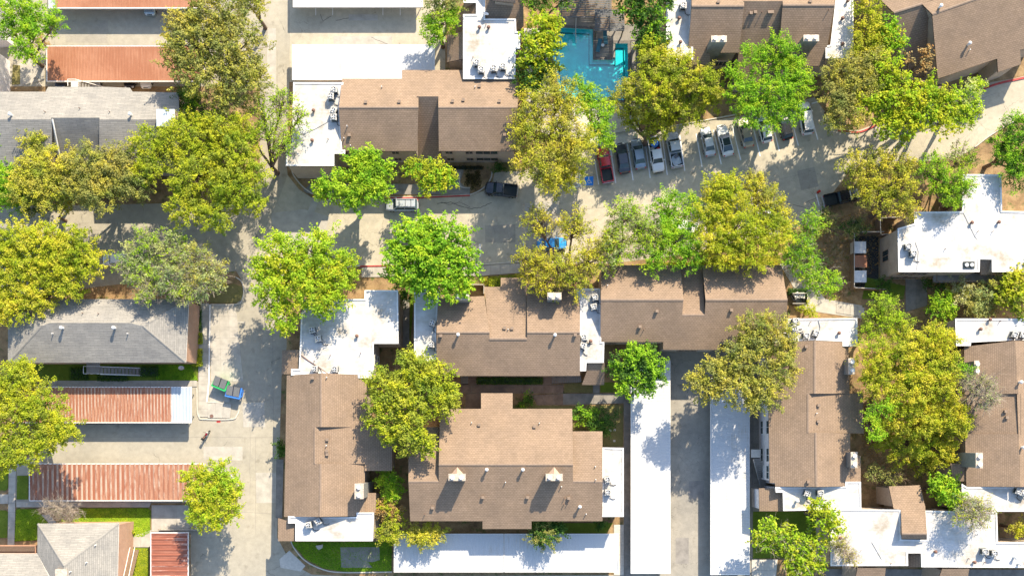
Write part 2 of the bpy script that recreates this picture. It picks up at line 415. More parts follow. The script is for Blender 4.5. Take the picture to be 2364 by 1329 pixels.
def inset(poly, d):
    n = len(poly); a = sum(poly[i][0]*poly[(i+1)%n][1]-poly[(i+1)%n][0]*poly[i][1] for i in range(n))
    sg = 1 if a > 0 else -1
    if not hasattr(d, '__len__'): d = [d]*n
    out = []
    def ln(i):
        p, q = poly[i], poly[(i+1)%n]; e = Vector((q[0]-p[0], q[1]-p[1])); e.normalize(); nn = Vector((-e.y, e.x))*sg
        return Vector((p[0], p[1]))+nn*d[i], e, nn
    for i in range(n):
        p1, e1, n1 = ln((i-1)%n); p2, e2, n2 = ln(i)
        cr = e1.x*e2.y-e1.y*e2.x
        if abs(cr) < .12: q = Vector((poly[i][0], poly[i][1]))+n2*((d[i]+d[(i-1)%n])/2)
        else:
            t = ((p2.x-p1.x)*e2.y-(p2.y-p1.y)*e2.x)/cr; q = p1+e1*t
        out.append(q)
    return out

# ---------------------------------------------------------------- buildings
ZS = 1.10        # storey heights, corrected from the length of the cast shadows
def q_cap(s): return 'cap_grey' if 'grey' in s.o['label'] else 'cap_brown'
class Bld:
    def __init__(s, label, base, name='apartment_building', cat='building', wall='brick_tan'):
        s.o = thing(name, label, cat, P(*base, 0)); s.faces = []; s.wm = wall; s.w = MB()
    def slope(s, pts, mat, fasc='trim_dark', skirt=.28):
        pts = [(p[0], p[1], p[2]*ZS) if len(p) == 3 else p for p in pts]
        q, pl = solve(pts); s.faces.append((q, pl, mat, fasc, skirt)); SURF.append((pts, pl)); return s
    def done(s):
        keys = {}
        def kk(p): return (round(p.x*3), round(p.y*3), round(p.z*3))
        for fi, (q, *_ ) in enumerate(s.faces):
            for i in range(len(q)):
                a, b = kk(q[i]), kk(q[(i+1)%len(q)]); keys[frozenset((a,b))] = keys.get(frozenset((a,b)), 0)+1
        for q, pl, mat, fasc, skirt in s.faces:
            MB().slab(q, .17).build('roof', [mat, fasc], s.o)
            if skirt is None: continue
            n = len(q); sharededge = [keys[frozenset((kk(q[i]), kk(q[(i+1)%n])))] > 1 for i in range(n)]
            ip = inset(q, [0.0 if sharededge[i] else skirt for i in range(n)])
            for i in range(n):
                if sharededge[i]: continue
                j = (i+1)%n
                za = pl[1].z-((ip[i].x-pl[1].x)*pl[0].x+(ip[i].y-pl[1].y)*pl[0].y)/pl[0].z-.12
                zb = pl[1].z-((ip[j].x-pl[1].x)*pl[0].x+(ip[j].y-pl[1].y)*pl[0].y)/pl[0].z-.12
                MB().add([(ip[i].x,ip[i].y,0),(ip[j].x,ip[j].y,0),(ip[j].x,ip[j].y,zb),(ip[i].x,ip[i].y,za)], [(0,1,2,3)]).build('wall', s.wm, s.o)
        zmax = max(p.z for f in s.faces for p in f[0]); seen = set()
        for q, *_ in s.faces:
            for i in range(len(q)):
                a, b = q[i], q[(i+1)%len(q)]; k_ = frozenset((kk(a), kk(b)))
                if keys[k_] < 2 or k_ in seen or (a-b).length < 2.5: continue
                seen.add(k_)
                if min(a.z, b.z) < zmax-.9 and abs(a.z-b.z) < .5: continue
                d = (b-a); sd = Vector((-d.y, d.x, 0)).normalized()*.17; a2, b2 = a+Vector((0,0,.045)), b+Vector((0,0,.045)); dn = Vector((0,0,-.05))
                MB().add([a2-sd+dn, b2-sd+dn, b2, a2, b2+sd+dn, a2+sd+dn], [(0,1,2,3),(3,2,4,5)]).build('ridge_cap', q_cap(s), s.o)
        return s
    def wire(s, pts, rad=.03, mat='metal_grey', z=None):
        MB().tube([onroof(u, v)+Vector((0,0,.05)) for u, v in pts], rad, 4).build('conduit', mat, s.o)
    def flat(s, pts, z=5.8, rim=.22, wm=None):
        z *= ZS; q = [P(u, v, z) for u, v in pts]; SURF.append((pts, (Vector((0,0,1)), Vector((0,0,z-.1)))))
        ip = inset(q, rim); MB().prism([tuple(p) for p in inset(q, .06)], z-.4, z-.10).build('flat_roof', 'membrane', s.o)
        mb = MB(); n = len(q)
        for i in range(n):
            j = (i+1)%n
            mb.add([(q[i].x,q[i].y,z),(q[j].x,q[j].y,z),(ip[j].x,ip[j].y,z),(ip[i].x,ip[i].y,z),
                    (ip[j].x,ip[j].y,z-.12),(ip[i].x,ip[i].y,z-.12)], [(0,1,2,3),(3,2,4,5)], 0)
            mb.add([(q[i].x,q[i].y,z),(q[j].x,q[j].y,z),(q[j].x,q[j].y,z-.22),(q[i].x,q[i].y,z-.22)], [(0,1,2,3)], 1)
        mb.build('parapet', ['parapet_white', 'trim_green'], s.o)
        wp = inset(q, .14); wb = MB()
        for i in range(n):
            j = (i+1)%n; wb.add([(wp[i].x,wp[i].y,0),(wp[j].x,wp[j].y,0),(wp[j].x,wp[j].y,z-.15),(wp[i].x,wp[i].y,z-.15)], [(0,1,2,3)])
        wb.build('wall', wm or s.wm, s.o); return s
    def window(s, u, v, z, face, zc, wd=1.2, ht=1.1, off=.28, panes=2):
        """u,v,z: a point of the roof edge above; face N/S/E/W"""
        p = P(u, v, z*ZS); zc = zc*1.08; dx, dy = {'S':(0,-1),'N':(0,1),'E':(1,0),'W':(-1,0)}[face]
        cx, cy = p.x-dx*off, p.y-dy*off
        def bx(mb, a0, a1, z0, z1, d0, d1):
            if dx == 0:
                ys = sorted((cy+dy*d0, cy+dy*d1)); mb.box(cx+a0, cx+a1, ys[0], ys[1], z0, z1)
            else:
                xs = sorted((cx+dx*d0, cx+dx*d1)); mb.box(xs[0], xs[1], cy+a0, cy+a1, z0, z1)
        fr = MB(); h = wd/2; t = .07
        for a0, a1, z0, z1 in ((-h-t,h+t,zc+ht/2,zc+ht/2+t),(-h-t,h+t,zc-ht/2-t,zc-ht/2),(-h-t,-h,zc-ht/2,zc+ht/2),(h,h+t,zc-ht/2,zc+ht/2)): bx(fr,a0,a1,z0,z1,-.02,.07)
        for i in range(1, panes): bx(fr, -h+wd*i/panes-.03, -h+wd*i/panes+.03, zc-ht/2, zc+ht/2, -.02, .06)
        f = fr.build('window', 'fascia_tan' if 'brick' in s.wm else 'trim_white', s.o)
        g = MB(); bx(g, -h, h, zc-ht/2, zc+ht/2, -.02, .03); g.build('pane', 'glass_dark', f)
    def vent(s, u, v, kind='box'):
        p = onroof(u, v)-s.o.location
        if kind == 'dome': link('roof_vent', VENT_DOME, s.o, p, random.random()*3)
        elif kind == 'turbine': link('roof_vent', VENT_TURB, s.o, p, random.random()*3)
        elif kind == 'pipe': link('vent_pipe', VENT_PIPE, s.o, p)
        elif kind == 'wpipe': link('vent_pipe', VENT_WPIPE, s.o, p)
        else: link('roof_vent', VENT_BOX, s.o, p)
    def chimney(s, u, v, w=2.2, d=1.0, top=9.6, base=None, rot=0):
        """u,v = centre of the chimney top as surveyed"""
        top = top*ZS-.25; p = P(u, v, top); base = 0 if base is None else base
        mb = MB().box(p.x-w/2, p.x+w/2, p.y-d/2, p.y+d/2, base, top-.08)
        ch = mb.build('chimney', 'chimney_side', s.o)
        MB().box(p.x-w/2-.06, p.x+w/2+.06, p.y-d/2-.06, p.y+d/2+.06, top-.08, top).build('chimney_cap', 'chimney_cap', ch)
        for sg in (-1, 1):
            q = (p.x+sg*w*.27, p.y, top) if w > d else (p.x, p.y+sg*d*.27, top)
            f = MB(); f.cyl(q, .16, 0, .22, 10); f.cyl(q, .30, .24, .30, 12); f.build('flue', 'vent_white', ch)

VENT_DOME = MB().cyl((0,0,0), .16, -.3, .62, 10).cyl((0,0,0), .25, .62, .70, 12, 1).cyl((0,0,0), .25, .70, .80, 12, 1, .12).mesh('roof_vent', ['vent_white','vent_white'])
VENT_TURB = MB().cyl((0,0,0), .15, -.3, .30, 10).cyl((0,0,0), .20, .30, .42, 12, 0, .27).cyl((0,0,0), .27, .42, .58, 12, 0, .12).mesh('roof_vent', ['vent_brown'])
VENT_BOX = MB().box(-.18,.18,-.17,.17,-.25,.24).box(-.22,.22,-.21,.21,.24,.31).mesh('roof_vent', ['cap_brown'])
VENT_PIPE = MB().cyl((0,0,0), .055, -.2, .42, 8).mesh('vent_pipe', ['vent_brown'])
VENT_WPIPE = MB().cyl((0,0,0), .07, -.2, .40, 8).mesh('vent_pipe', ['vent_white'])

E_, R0, F_ = 5.4, 7.2, 5.8
EW, NS, DG = 'shingle_brown_rows_ew', 'shingle_brown_rows_ns', 'shingle_brown_rows_diagonal'
GEW, GNS = 'shingle_grey_rows_ew', 'shingle_grey_rows_ns'

# --- north centre building
b = Bld('tan brick block with brown shingle roof and white flat wings north of the middle road', (980, 270))
b.slope([(790,182,E_),(928,182),(928,162),(1068,162),(1068,183),(1197,183,E_),(1195,248,R0),(1012,248),(1012,223),(966,223),(966,248),(782,248,R0)], EW)
b.slope([(782,248,R0),(966,248,R0),(963,349,E_),(789,349,E_)], EW)
b.slope([(1012,248,R0),(1195,248,R0),(1190,349,E_),(1013,349,E_)], EW)
b.slope([(962,223,6.65),(1012,223,6.65),(1032,372),(962,368,2.3)], EW)
b.done()
b.flat([(677,190),(793,190),(783,248),(790,346),(797,346),(797,355),(771.6,355),(771.6,383),(660,383),(661,334),(673,334)])
for u in (826, 868, 910, 1035, 1082): 
    for zc in (4.2, 1.5): b.window(u, 349, E_, 'S', zc, 1.0, 1.0)
for zc in (4.2, 1.5): b.window(1123, 349, E_, 'S', zc, 3.2, 1.2, panes=3)
for u in (1060, 1151): 
    q = P(u, 349, E_); MB().tube([(q.x,q.y+.2,5.2),(q.x,q.y+.2,.1)], .06).build('downspout', 'trim_white' if u > 1100 else 'trim_dark', b.o)
for p in ((882,202,'wpipe'),(845,237),(922,236),(1045,235),(1070,232),(1153,235),(1107,200),(1097,202,'wpipe'),(807,313),(802,292,'wpipe'),(795,320,'wpipe'),(810,337,'wpipe'),(1165,312),(725,257,'turbine'),(722,326,'turbine'),(758,322,'pipe')): b.vent(*p)
BN = b

b = Bld('white flat roof block left of the pool trees with a small brown lean-to', (1130, 110), wall='wall_paint_tan')
b.flat([(1070,-60),(1120,-60),(1120,43.5),(1191,43.5),(1192,73),(1201,73),(1201,113.5),(1191,113.5),(1190,183),(1069,183),(1069,33),(1099,33),(1099,7),(1070,7)])
b.slope([(1032,80,3.6),(1069,74,5.2),(1069,136,5.2),(1032,144)], NS)
b.slope([(1121,-60,7.6),(1207,-60,7.6),(1209,60),(1192,73),(1191,43),(1121,43,5.3)], EW)
b.slope([(1138,-60,9.2),(1190,-60,9.2),(1190,8),(1138,2,7.4)], EW)
b.slope([(1071,8,4.0),(1098,8,5.6),(1098,32,5.6),(1071,32)], NS, skirt=None)
b.done()
for p in ((1107,66,'turbine'),(1128,66,'turbine'),(1092,133,'pipe'),(1122,58,'pipe')): b.vent(*p)

# --- north east building
b = Bld('two-chimney brown shingled block behind the north parking row with white flat ends', (1750, 90))
b.slope([(1597,14,7.8),(1718,14,7.8),(1706,122),(1640,122),(1638,150),(1586,150,4.9)], EW)
b.slope([(1716,3,7.6),(1807,3,7.6),(1800,198),(1698,197,2.9)], EW)
b.slope([(1807,12,7.8),(1927,12,7.8),(1908,118),(1903,153),(1795,153,4.9)], EW)
b.slope([(1597,14,7.8),(1718,14,7.8),(1718,3),(1807,3),(1807,12,7.8),(1927,12),(1930,-70,5.4),(1595,-70)], EW)
b.done()
b.flat([(1537.5,-60),(1597,-60),(1597,0),(1593,105),(1600,107),(1600,138),(1538,138)])
b.flat([(1936,-60),(1970,-60),(1971,135),(1906,135),(1906,106),(1917,104)])
b.chimney(1660, 90, 2.1, .8, 8.9); b.chimney(1873, 88, 2.1, .8, 8.9)
b.window(1672,122,5.8,'S',3.9,1.8,1.5,-.6,panes=3)
for p in ((1733,32),(1743,30),(1775,30),(1782,30),(1758,30,'pipe'),(1658,6),(1870,5),(1912,25,'pipe'),(1567,45,'turbine'),(1570,100,'turbine'),(1943,45,'turbine'),(1943,104,'turbine'),(1962,35,'pipe'),(1955,5,'turbine')): b.vent(*p)

# --- far north east building (turned)
b = Bld('large turned brown shingled block in the top right corner with a deep shaded gap', (2220, 70))
b.slope([(2063,29,7.3),(2128,9,7.3),(2175,-8),(2190,178),(2084,176,2.6)], DG)
b.slope([(2152,33,7.6),(2245,0,7.6),(2420,-62),(2420,97),(2355,116),(2357,149),(2304,167),(2302,136),(2165,182,5.0)], DG)
b.slope([(2031,-2,7.0),(2063,29,7.3),(2128,9,7.3),(2152,33),(2245,0),(2420,-62),(2340,-170),(2000,-100)], DG)
b.done()
for p in ((2234,104,'dome'),(2237,117,'wpipe'),(2168,18,'dome')): b.vent(*p)
b.window(2183,170,5.2,'S',1.6,1.4,1.3,.6)

# --- east white building
b = Bld('white T-shaped flat roof block east of the lot beside a fenced service yard', (2230, 520))
b.flat([(2222.5,402),(2312,402.6),(2313.8,487),(2460,489),(2460,628),(2290,627.6),(2289.7,599),(2262.5,598.4),(2261.7,627.6),(2074,627.6),(2072,527),(2111,516),(2111,489),(2221,487.6)])
b.slope([(2263,600,5.4),(2289,600,5.4),(2291,634,4.5),(2264,634)], EW, skirt=None)
b.done()
bal = MB(); q0, q1 = P(2155,630,3.0), P(2420,652,2.9)
bal.box(q0.x, q1.x, q1.y, q0.y, 2.75, 2.95); bal.build('balcony', 'concrete_shaded', b.o)
rl = MB()
for k in range(24): x = q0.x+(q1.x-q0.x)*k/23; rl.box(x-.03, x+.03, q1.y, q1.y+.06, 2.95, 3.9)
rl.box(q0.x, q1.x, q1.y-.04, q1.y+.10, 3.9, 4.0); rl.box(q0.x, q0.x+.08, q1.y, q0.y, 3.9, 4.0); rl.build('railing', 'wood_brown', b.o)
for k in range(5):
    x = q0.x+1+(q1.x-q0.x-2)*k/4; MB().box(x-.1, x+.1, q1.y+.1, q1.y+.3, 0, 2.75).build('post', 'wood_brown', b.o)
for u in (2100, 2130):
    for zc in (4.1, 1.5): b.window(u+8, 627.6, 6, 'S', zc, 2.2, 1.2, .14, 3)
b.window(2074, 575, 6, 'W', 1.9, 1.6, 2.0, .14, 2)
for p in ((2241,515,'turbine'),(2303,514,'turbine'),(2256,535,'pipe'),(2290,535,'pipe'),(2181,575,'pipe')): b.vent(*p)
q = onroof(2236, 612); link('skylight_pair', MB().box(-.8,.8,-.5,.5,0,.16).mesh('skylight_pair',['ac_dark']), b.o, q-b.o.location)
for sx in (-.38,.38): link('roof_fan', MB().cyl((0,0,0),.28,.16,.30,12).mesh('roof_fan',['metal_galv']), b.o, q-b.o.location+Vector((sx,0,0)))
BU = b

# --- middle block
b = Bld('central brown shingled block with two north edge chimneys and narrow white flat ends', (1175, 760))
b.slope([(1011,688,5.4),(1118,683),(1130,767,R0),(1008,767,R0)], EW)
b.slope([(1118,662,4.9),(1156,662,4.9),(1156,641),(1215,641),(1217,782,6.95),(1130,782)], EW)
b.slope([(1216,656,5.0),(1330,664),(1338,699),(1339,767,R0),(1217,767,R0)], EW)
b.slope([(1008,767,R0),(1130,767),(1130,782),(1217,782),(1217,767),(1339,767,R0),(1339,867,E_),(1008,867)], EW)
b.slope([(1355,837,5.3),(1396,837,5.3),(1395,888,4.0),(1343,888),(1355,856)], EW)
b.done()
b.flat([(956,665),(1016,665),(1011,699),(1007,767),(1008,828),(956,840)], 5.6)
b.flat([(1330,665.6),(1386,665.6),(1388,789),(1395,789),(1394,837),(1354,837),(1353,856),(1339,856),(1339,699),(1330,699)], 5.6)
b.chimney(1067, 684, 1.9, .9, 8.6); b.chimney(1280, 683, 1.9, .9, 8.6)
for p in ((1018,775),(1058,773,'dome'),(1281,774,'dome'),(1328,773),(1165,757),(1182,758),(1173,760,'wpipe'),(1363,788,'turbine')): b.vent(*p)

b = Bld('long brown shingled block with a shaded slot, north of the alley carports', (1600, 700))
b.slope([(1388,612,E_),(1571,612,E_),(1578,692,R0),(1387,692,R0)], EW)
b.slope([(1621,612,E_),(1804,612,E_),(1818,692,R0),(1629,692,R0)], EW)
b.slope([(1571,612,4.5),(1621,612,4.5),(1627,727,6.52),(1575,727)], EW)
b.slope([(1387,692,R0),(1578,692),(1575,727),(1627,727),(1629,692),(1818,692,R0),(1813,789,E_),(1662,789),(1662,807),(1531,807),(1531,789),(1386,789)], EW)
b.done()
for p in ((1516,718),(1688,716),(1477,754),(1486,761,'pipe'),(1402,659,'wpipe')): b.vent(*p)
b.window(1420,789,E_,'S',1.6,1.2,1.1); b.window(1600,807,E_,'S',1.6,2.6,1.3,panes=3)

# --- west centre white block
b = Bld('wide white flat roof block south of the lime tree, tree shade across it', (790, 770), wall='wall_paint_tan')
b.flat([(696,690),(841,690),(841.5,669.5),(919,669.5),(920,793),(862.6,793),(863.5,872.5),(826.5,872),(826,864),(741,861),(672,866),(672,851),(690,851),(692,806)])
b.slope([(651,808,4.6),(691,807,5.3),(690,851,5.3),(672,851),(672,863),(650,863)], NS)
b.done()
for zc in (4.2, 1.5): b.window(863, 828, 6, 'E', zc, 1.6, 1.2, .14)
for p in ((825,776,'turbine'),(763,820,'pipe'),(833,815,'pipe'),(726,833,'pipe')): b.vent(*p)
BJ = b

# --- west brown block
b = Bld('long brown shingled block beside the west road with its ridge running north to south', (760, 1030), wall='wall_paint_tan')
b.slope([(662,866,E_),(741,861,R0),(741,985,R0),(727,985),(727,1070),(740,1070),(739,1192),(656,1192)], NS)
b.slope([(741,861,R0),(826,864),(846,880),(848,985),(741,985,R0),(800,900,6.35)][:0] or [(741,861,R0),(826,864),(846,882,E_),(848,985),(741,985,R0)], NS)
b.slope([(727,985,6.95),(905,985),(905,1086,4.9),(842,1086),(842,1070),(727,1070,6.95)], NS)
b.slope([(740,1070,R0),(842,1070,E_),(842,1137),(842,1190),(739,1192,R0)], NS)
b.slope([(842,1137,4.9),(868,1137),(868,1182,4.4),(842,1182,4.9)], NS)
b.slope([(642,1195,4.9),(682,1207,5.3),(682,1248,5.3),(642,1248)], NS)
b.done()
b.flat([(665,1190),(739,1193),(823,1192),(823,1182),(863,1182),(861,1248),(682,1248),(682,1207),(665,1207)])
b.chimney(829, 1133, 1.2, 2.1, 8.4)
for p in ((756,1014),(755,1040),(756,1048),(754,1028,'wpipe'),(723,872),(755,871,'wpipe')): b.vent(*p)

# --- south big block
RQ = 7.6
b = Bld('largest brown shingled roof, south of the courtyard, with two long chimney shadows on it', (1170, 1060))
b.slope([(1016,943),(1110.5,943),(1110.5,907),(1183.5,907),(1183.5,943),(1321,943,5.45),(1323,1072,RQ),(1013,1072,RQ)], EW)
b.slope([(943,985,5.3),(1013,985,5.3),(1013,1111,6.92),(943,1111)], EW)
b.slope([(1322,995,5.5),(1391,995,5.5),(1391,1111,6.92),(1323,1111)], EW)
b.slope([(943,1111),(1013,1111),(1013,1072,RQ),(1323,1072,RQ),(1323,1111),(1391,1111),(1391,1202,E_),(1227,1202),(1227,1220),(1114,1220),(1114,1202),(947,1202)], EW)
b.done()
b.flat([(1391,1032),(1440,1033),(1440,1192),(1390,1192)], 5.6)
for u in (1055, 1279.5):
    b.chimney(u, 1101, 2.3, .9, 9.3)
    p = P(u, 1092, 8.9); MB().add([(p.x-1.0,p.y-.25,8.1),(p.x+1.0,p.y-.25,8.1),(p.x,p.y+.9,8.32),(p.x,p.y-.25,9.1)],[(0,1,3),(1,2,3),(2,0,3),(0,2,1)]).build('chimney_cricket', 'fascia_tan', b.o)
for p in ((1124,1083,'dome'),(1207,1083,'dome'),(1115,1147),(1218,1147),(999,1171),(981,1186,'pipe'),(1167,1112,'wpipe'),(1303,1149,'pipe'),(1313,1149),(1302,1163,'pipe'),(1311,1160,'pipe'),(1338,1168,'dome'),(1296,1122,'wpipe'),(1353,1185,'wpipe'),(1374,1076,'wpipe'),(1375,1106,'wpipe'),(1089,975,'wpipe'),(1106,980),(1245,976,'wpipe'),(1234,984)): b.vent(*p)
BQ = b

# --- east brown block
b = Bld('brown shingled block east of the alley with two chimneys on its east edge', (1870, 950), wall='wall_white')
b.slope([(1772,790,E_),(1881,786,R0),(1881,908,R0),(1866,908),(1866,998),(1883,998),(1885,1123),(1790,1122),(1789,1114),(1777,1114)], NS)
b.slope([(1881,786,R0),(1945,789),(1945,799),(1959,800,E_),(1961,908),(1881,908,R0)], NS)
b.slope([(1866,908,7.0),(1992,908),(1994,1000,4.7),(1866,998,7.0)], NS)
b.slope([(1883,998,R0),(1963,1000,E_),(1963,1110),(1950,1122),(1885,1123,R0)], NS)
b.slope([(1952,1046,5.2),(1987,1052,4.5),(1987,1111),(1952,1111,5.2)], NS)
b.slope([(1752,1126,4.6),(1790,1126),(1790,1137),(1806,1137,5.2),(1807,1179,5.2),(1753,1179)], NS)
b.done()
b.flat([(1813,735),(1979.5,734),(1980,799),(1945,799),(1945,788),(1881,785),(1784,790),(1784,765),(1813,765)])
b.flat([(1790,1123),(1885,1124),(1951,1122),(1951.4,1111),(1987.5,1111),(1988.5,1175),(1808,1178.5),(1807,1136),(1791,1136)])
b.chimney(1966.5, 845, .85, 2.2, 7.6); b.chimney(1972, 1061, .85, 2.2, 7.6)
for v in (985, 1050, 1090):
    for zc in (4.2, 1.5): b.window(1775, v, E_, 'W', zc, 1.9, 1.2)
for p in ((1860,800),(1889,935),(1888,972),(1884,953,'wpipe'),(1865,1111),(1935,769,'turbine'),(1870,744,'pipe'),(1838,1155,'dome')): b.vent(*p)
BR = b

# --- far east brown block
b = Bld('brown shingled block cut by the right edge of the view, chimneys on its west', (2300, 960))
b.slope([(2226,800,E_),(2343,786,R0),(2351,908,R0),(2226,911)], NS)
b.slope([(2212,908,5.0),(2357,908,7.05),(2357,1002,7.05),(2214,1002)], NS)
b.slope([(2228,1001,E_),(2351,1001,R0),(2356,1123,R0),(2231,1122)], NS)
b.slope([(2194,1069,4.6),(2228,1069,5.2),(2230,1110,5.2),(2200,1110)], NS)
b.slope([(2343,786,R0),(2455,790,E_),(2455,1123,E_),(2356,1123,R0)], NS)
b.done()
b.flat([(2205,735),(2470,735),(2470,785),(2343,785),(2242,790),(2241,798),(2207.5,798)])
b.flat([(2220,1115),(2232,1123),(2470,1124),(2470,1180),(2304,1180),(2221,1178)])
b.chimney(2261, 1062, .9, 2.1, 9.0); b.chimney(2255, 848, .6, 1.9, 8.2)
for p in ((2320,949),(2323,963),(2352,882,'dome'),(2358,1032,'dome'),(2283,738,'turbine'),(2261,760,'turbine'),(2307,742,'pipe'),(2244,1155,'turbine')): b.vent(*p)
BF = b

# --- south east white block
b = Bld('sprawling white flat roof block at bottom right around a brown entrance roof', (2160, 1240), wall='wall_paint_tan')
b.flat([(1917,1180),(1944,1175),(2080,1175.5),(2081,1244),(2140,1245),(2134,1177.5),(2302,1181),(2304,1251),(2470,1249),(2470,1310),(2127,1308),(2126,1276),(2096,1276),(2096.6,1305),(1917,1305.5)])
b.slope([(2052,1122,4.7),(2124,1119,4.7),(2136,1168),(2140,1231,7.0),(2082,1231),(2080,1176),(2063,1173)], EW)
b.slope([(2082,1231,7.0),(2140,1231,7.0),(2140,1243,6.3),(2082,1243)], EW)
b.slope([(2097,1278,4.2),(2125,1278,5.4),(2126,1308,5.4),(2097,1308)], NS, skirt=None)
b.slope([(1980,1310,5.7),(2045,1310,5.7),(2041,1345,5.0),(1972,1345)], EW)
b.slope([(2175,1312,5.7),(2238,1312,5.7),(2232,1345,5.0),(2163,1345)], EW)
b.done()
b.window(2062, 1176, 6, 'N', 4.2, 1.2, 1.1, .14, 3)
for p in ((2056,1300,'pipe'),(2235,1288,'pipe'),(2247,1296,'turbine'),(2272,1297,'pipe'),(1938,1240,'turbine'),(1947,1275,'turbine'),(1958,1287,'turbine'),(2157,1272,'turbine')): b.vent(*p)
for u, v in ((2340,1285),(2350,1300)): b.vent(u, v, 'dome')
BT = b

# --- grey buildings on the west side
b = Bld('long grey shingled building at upper left with a white boxed dormer at its east end', (200, 290))
b.slope([(-60,212,5.3),(105,212,5.3),(111,201),(250,201),(300,203),(306,212),(412,214),(414,258),(400,276,6.9),(230,276),(228,272),(121,272),(119,276),(-60,276)], GEW)
b.slope([(229,276,6.9),(360,276,6.9),(360,300),(415,300),(408,384),(229,384,5.0)], GEW)
b.slope([(-60,276,6.9),(120,276,6.9),(120,384),(-60,384,5.0)], GEW)
b.slope([(118,272,6.95),(229,272,6.95),(243,384,3.9),(118,384)], GEW)
b.slope([(361,252,8.0),(403,252,8.0),(403,292),(361,292)][:2]+[(403,292,8.0),(361,292)], 'pale_sheet', 'trim_white', .02)
b.done()
MB().tube([P(121,275,7.75),P(126,300,7.15),P(138,360,5.35)], .12).build('vent_duct', 'trim_white', b.o)
q = [P(228,288,7.5),P(231,288,7.4),P(239,340,6.0),P(232,342,6.0)]
for p in ((28,267,'dome'),(304,267,'dome'),(105,259,'pipe'),(185,251,'pipe'),(254,259,'pipe')): b.vent(*p)

b = Bld('grey hipped roof building with orange brick east wall above the lawn and outdoor stair', (230, 770), wall='brick_orange')
b.slope([(19,690,5.2),(436,690,5.2),(330,752,6.8),(300,745),(115,745),(95,752)], GEW, 'trim_white')
b.slope([(115,745),(300,745),(330,752,6.8),(429,836,5.2),(18,837,5.2),(95,752)], GEW, 'trim_white')
b.slope([(436,690,5.2),(429,836,5.2),(330,752,6.8)], GNS, 'trim_white')
b.slope([(19,690,5.2),(95,752,6.8),(18,837,5.2)], GNS, 'trim_white')
b.done()
for p in ((146,757,'dome'),(266,757,'dome'),(123,770,'wpipe'),(296,770,'wpipe'),(192,723,'pipe'),(228,724,'pipe')): b.vent(*p)
# outdoor stair and landing on the south side
st = MB(); a0 = P(198,846,3.2); a1 = P(228,862,3.2)
st.box(a0.x, a1.x, a1.y, a0.y+.9, 2.85, 3.0); st.build('stair_landing', 'concrete_shaded', b.o)
for k in range(12):
    z = 2.8-k*.22; x = a1.x+k*.44; MB().box(x, x+.42, a1.y+.02, a0.y-.02, z-.07, z).build('stair_tread', 'concrete_shaded', b.o)
sr = MB()
for yy in (a1.y-.05, a0.y+.0): sr.tube([(a0.x,yy,3.9),(a1.x,yy,3.9),(a1.x+12*.44,yy,1.2)], .04); 
for yy in (a1.y-.05, a0.y+.0): sr.tube([(a1.x,yy,2.75),(a1.x+12*.44,yy,.15)], .07)
sr.tube([(a0.x,a1.y-.05,3.9),(a0.x,a0.y,3.9)], .04)
for k in range(8): sr.tube([(a0.x+k*.9,a1.y-.05,3.0-max(0,k-2)*.45),(a0.x+k*.9,a1.y-.05,3.9-max(0,k-2)*.45)], .03)
sr.build('railing', 'metal_galv', b.o)
BG = b

b = Bld('grey hipped building in the bottom left corner with a timber stair on its east', (150, 1290), wall='brick_orange')
b.slope([(87,1208,5.2),(274,1207,5.2),(148,1305,7.6)], GEW, 'trim_white')
b.slope([(274,1207,5.2),(148,1305,7.6),(148,1420),(269,1420,5.2)], GNS, 'trim_white')
b.slope([(87,1208,5.2),(148,1305,7.6),(148,1420),(86,1276,5.2)], GNS, 'trim_white', .3)
b.slope([(86,1277,5.2),(-60,1277,5.2),(-60,1400,8.0),(150,1400)], GEW, 'trim_white')
b.done()
for p in ((222,1257,'wpipe'),(201,1297,'wpipe'),(164,1318,'wpipe')): b.vent(*p)
q = P(141,1322,8.4); ch = MB().box(q.x-.8,q.x+.8,q.y-.55,q.y+.55,5,8.3).build('chimney','brick_orange',b.o); MB().box(q.x-.85,q.x+.85,q.y-.6,q.y+.6,8.3,8.4).build('chimney_cap','chimney_cap',ch)
q0, q1 = P(-60,1258,3.4), P(86,1276,3.4)
MB().box(q0.x,q1.x,q1.y,q0.y,2.8,2.95).build('balcony','wood_lattice',b.o)
rb = MB(); rb.box(q0.x,q1.x,q0.y-.05,q0.y+.08,3.75,3.85); rb.box(q1.x-.08,q1.x,q1.y,q0.y,3.75,3.85)
for k in range(30): x = q0.x+(q1.x-q0.x)*k/29; rb.box(x-.03,x+.03,q0.y-.02,q0.y+.04,2.95,3.75)
rb.build('railing','brick_orange',b.o)
for k in range(14):
    q = P(288+k*1.2, 1330-k*4.6, 3.0-k*.2); MB().box(q.x-.1,q.x+1.1,q.y-.16,q.y+.16,q.z-.08,q.z).build('stair_tread','wood_brown',b.o)
sr = MB(); sr.tube([P(296,1335,4.0),P(311,1262,1.2)],.05); sr.tube([P(284,1335,4.0),P(300,1262,1.2)],.05); sr.build('railing','trim_white',b.o)

b = Bld('white walled building cut by the left edge of the view beside the rusty carport', (-30, 150), wall='wall_white')
b.slope([(-120,95,7.0),(-28,95,5.4),(-26,206,5.4),(-120,206)], GNS, 'trim_white')
b.slope([(-100,10,3.4),(13,10,2.6),(12,92,2.6),(-100,92)], GNS, 'trim_white', .3)
b.done(); b.window(-28,133,5.4,'E',3.4,1.0,.9); b.window(-28,192,5.4,'E',1.8,.9,.9)

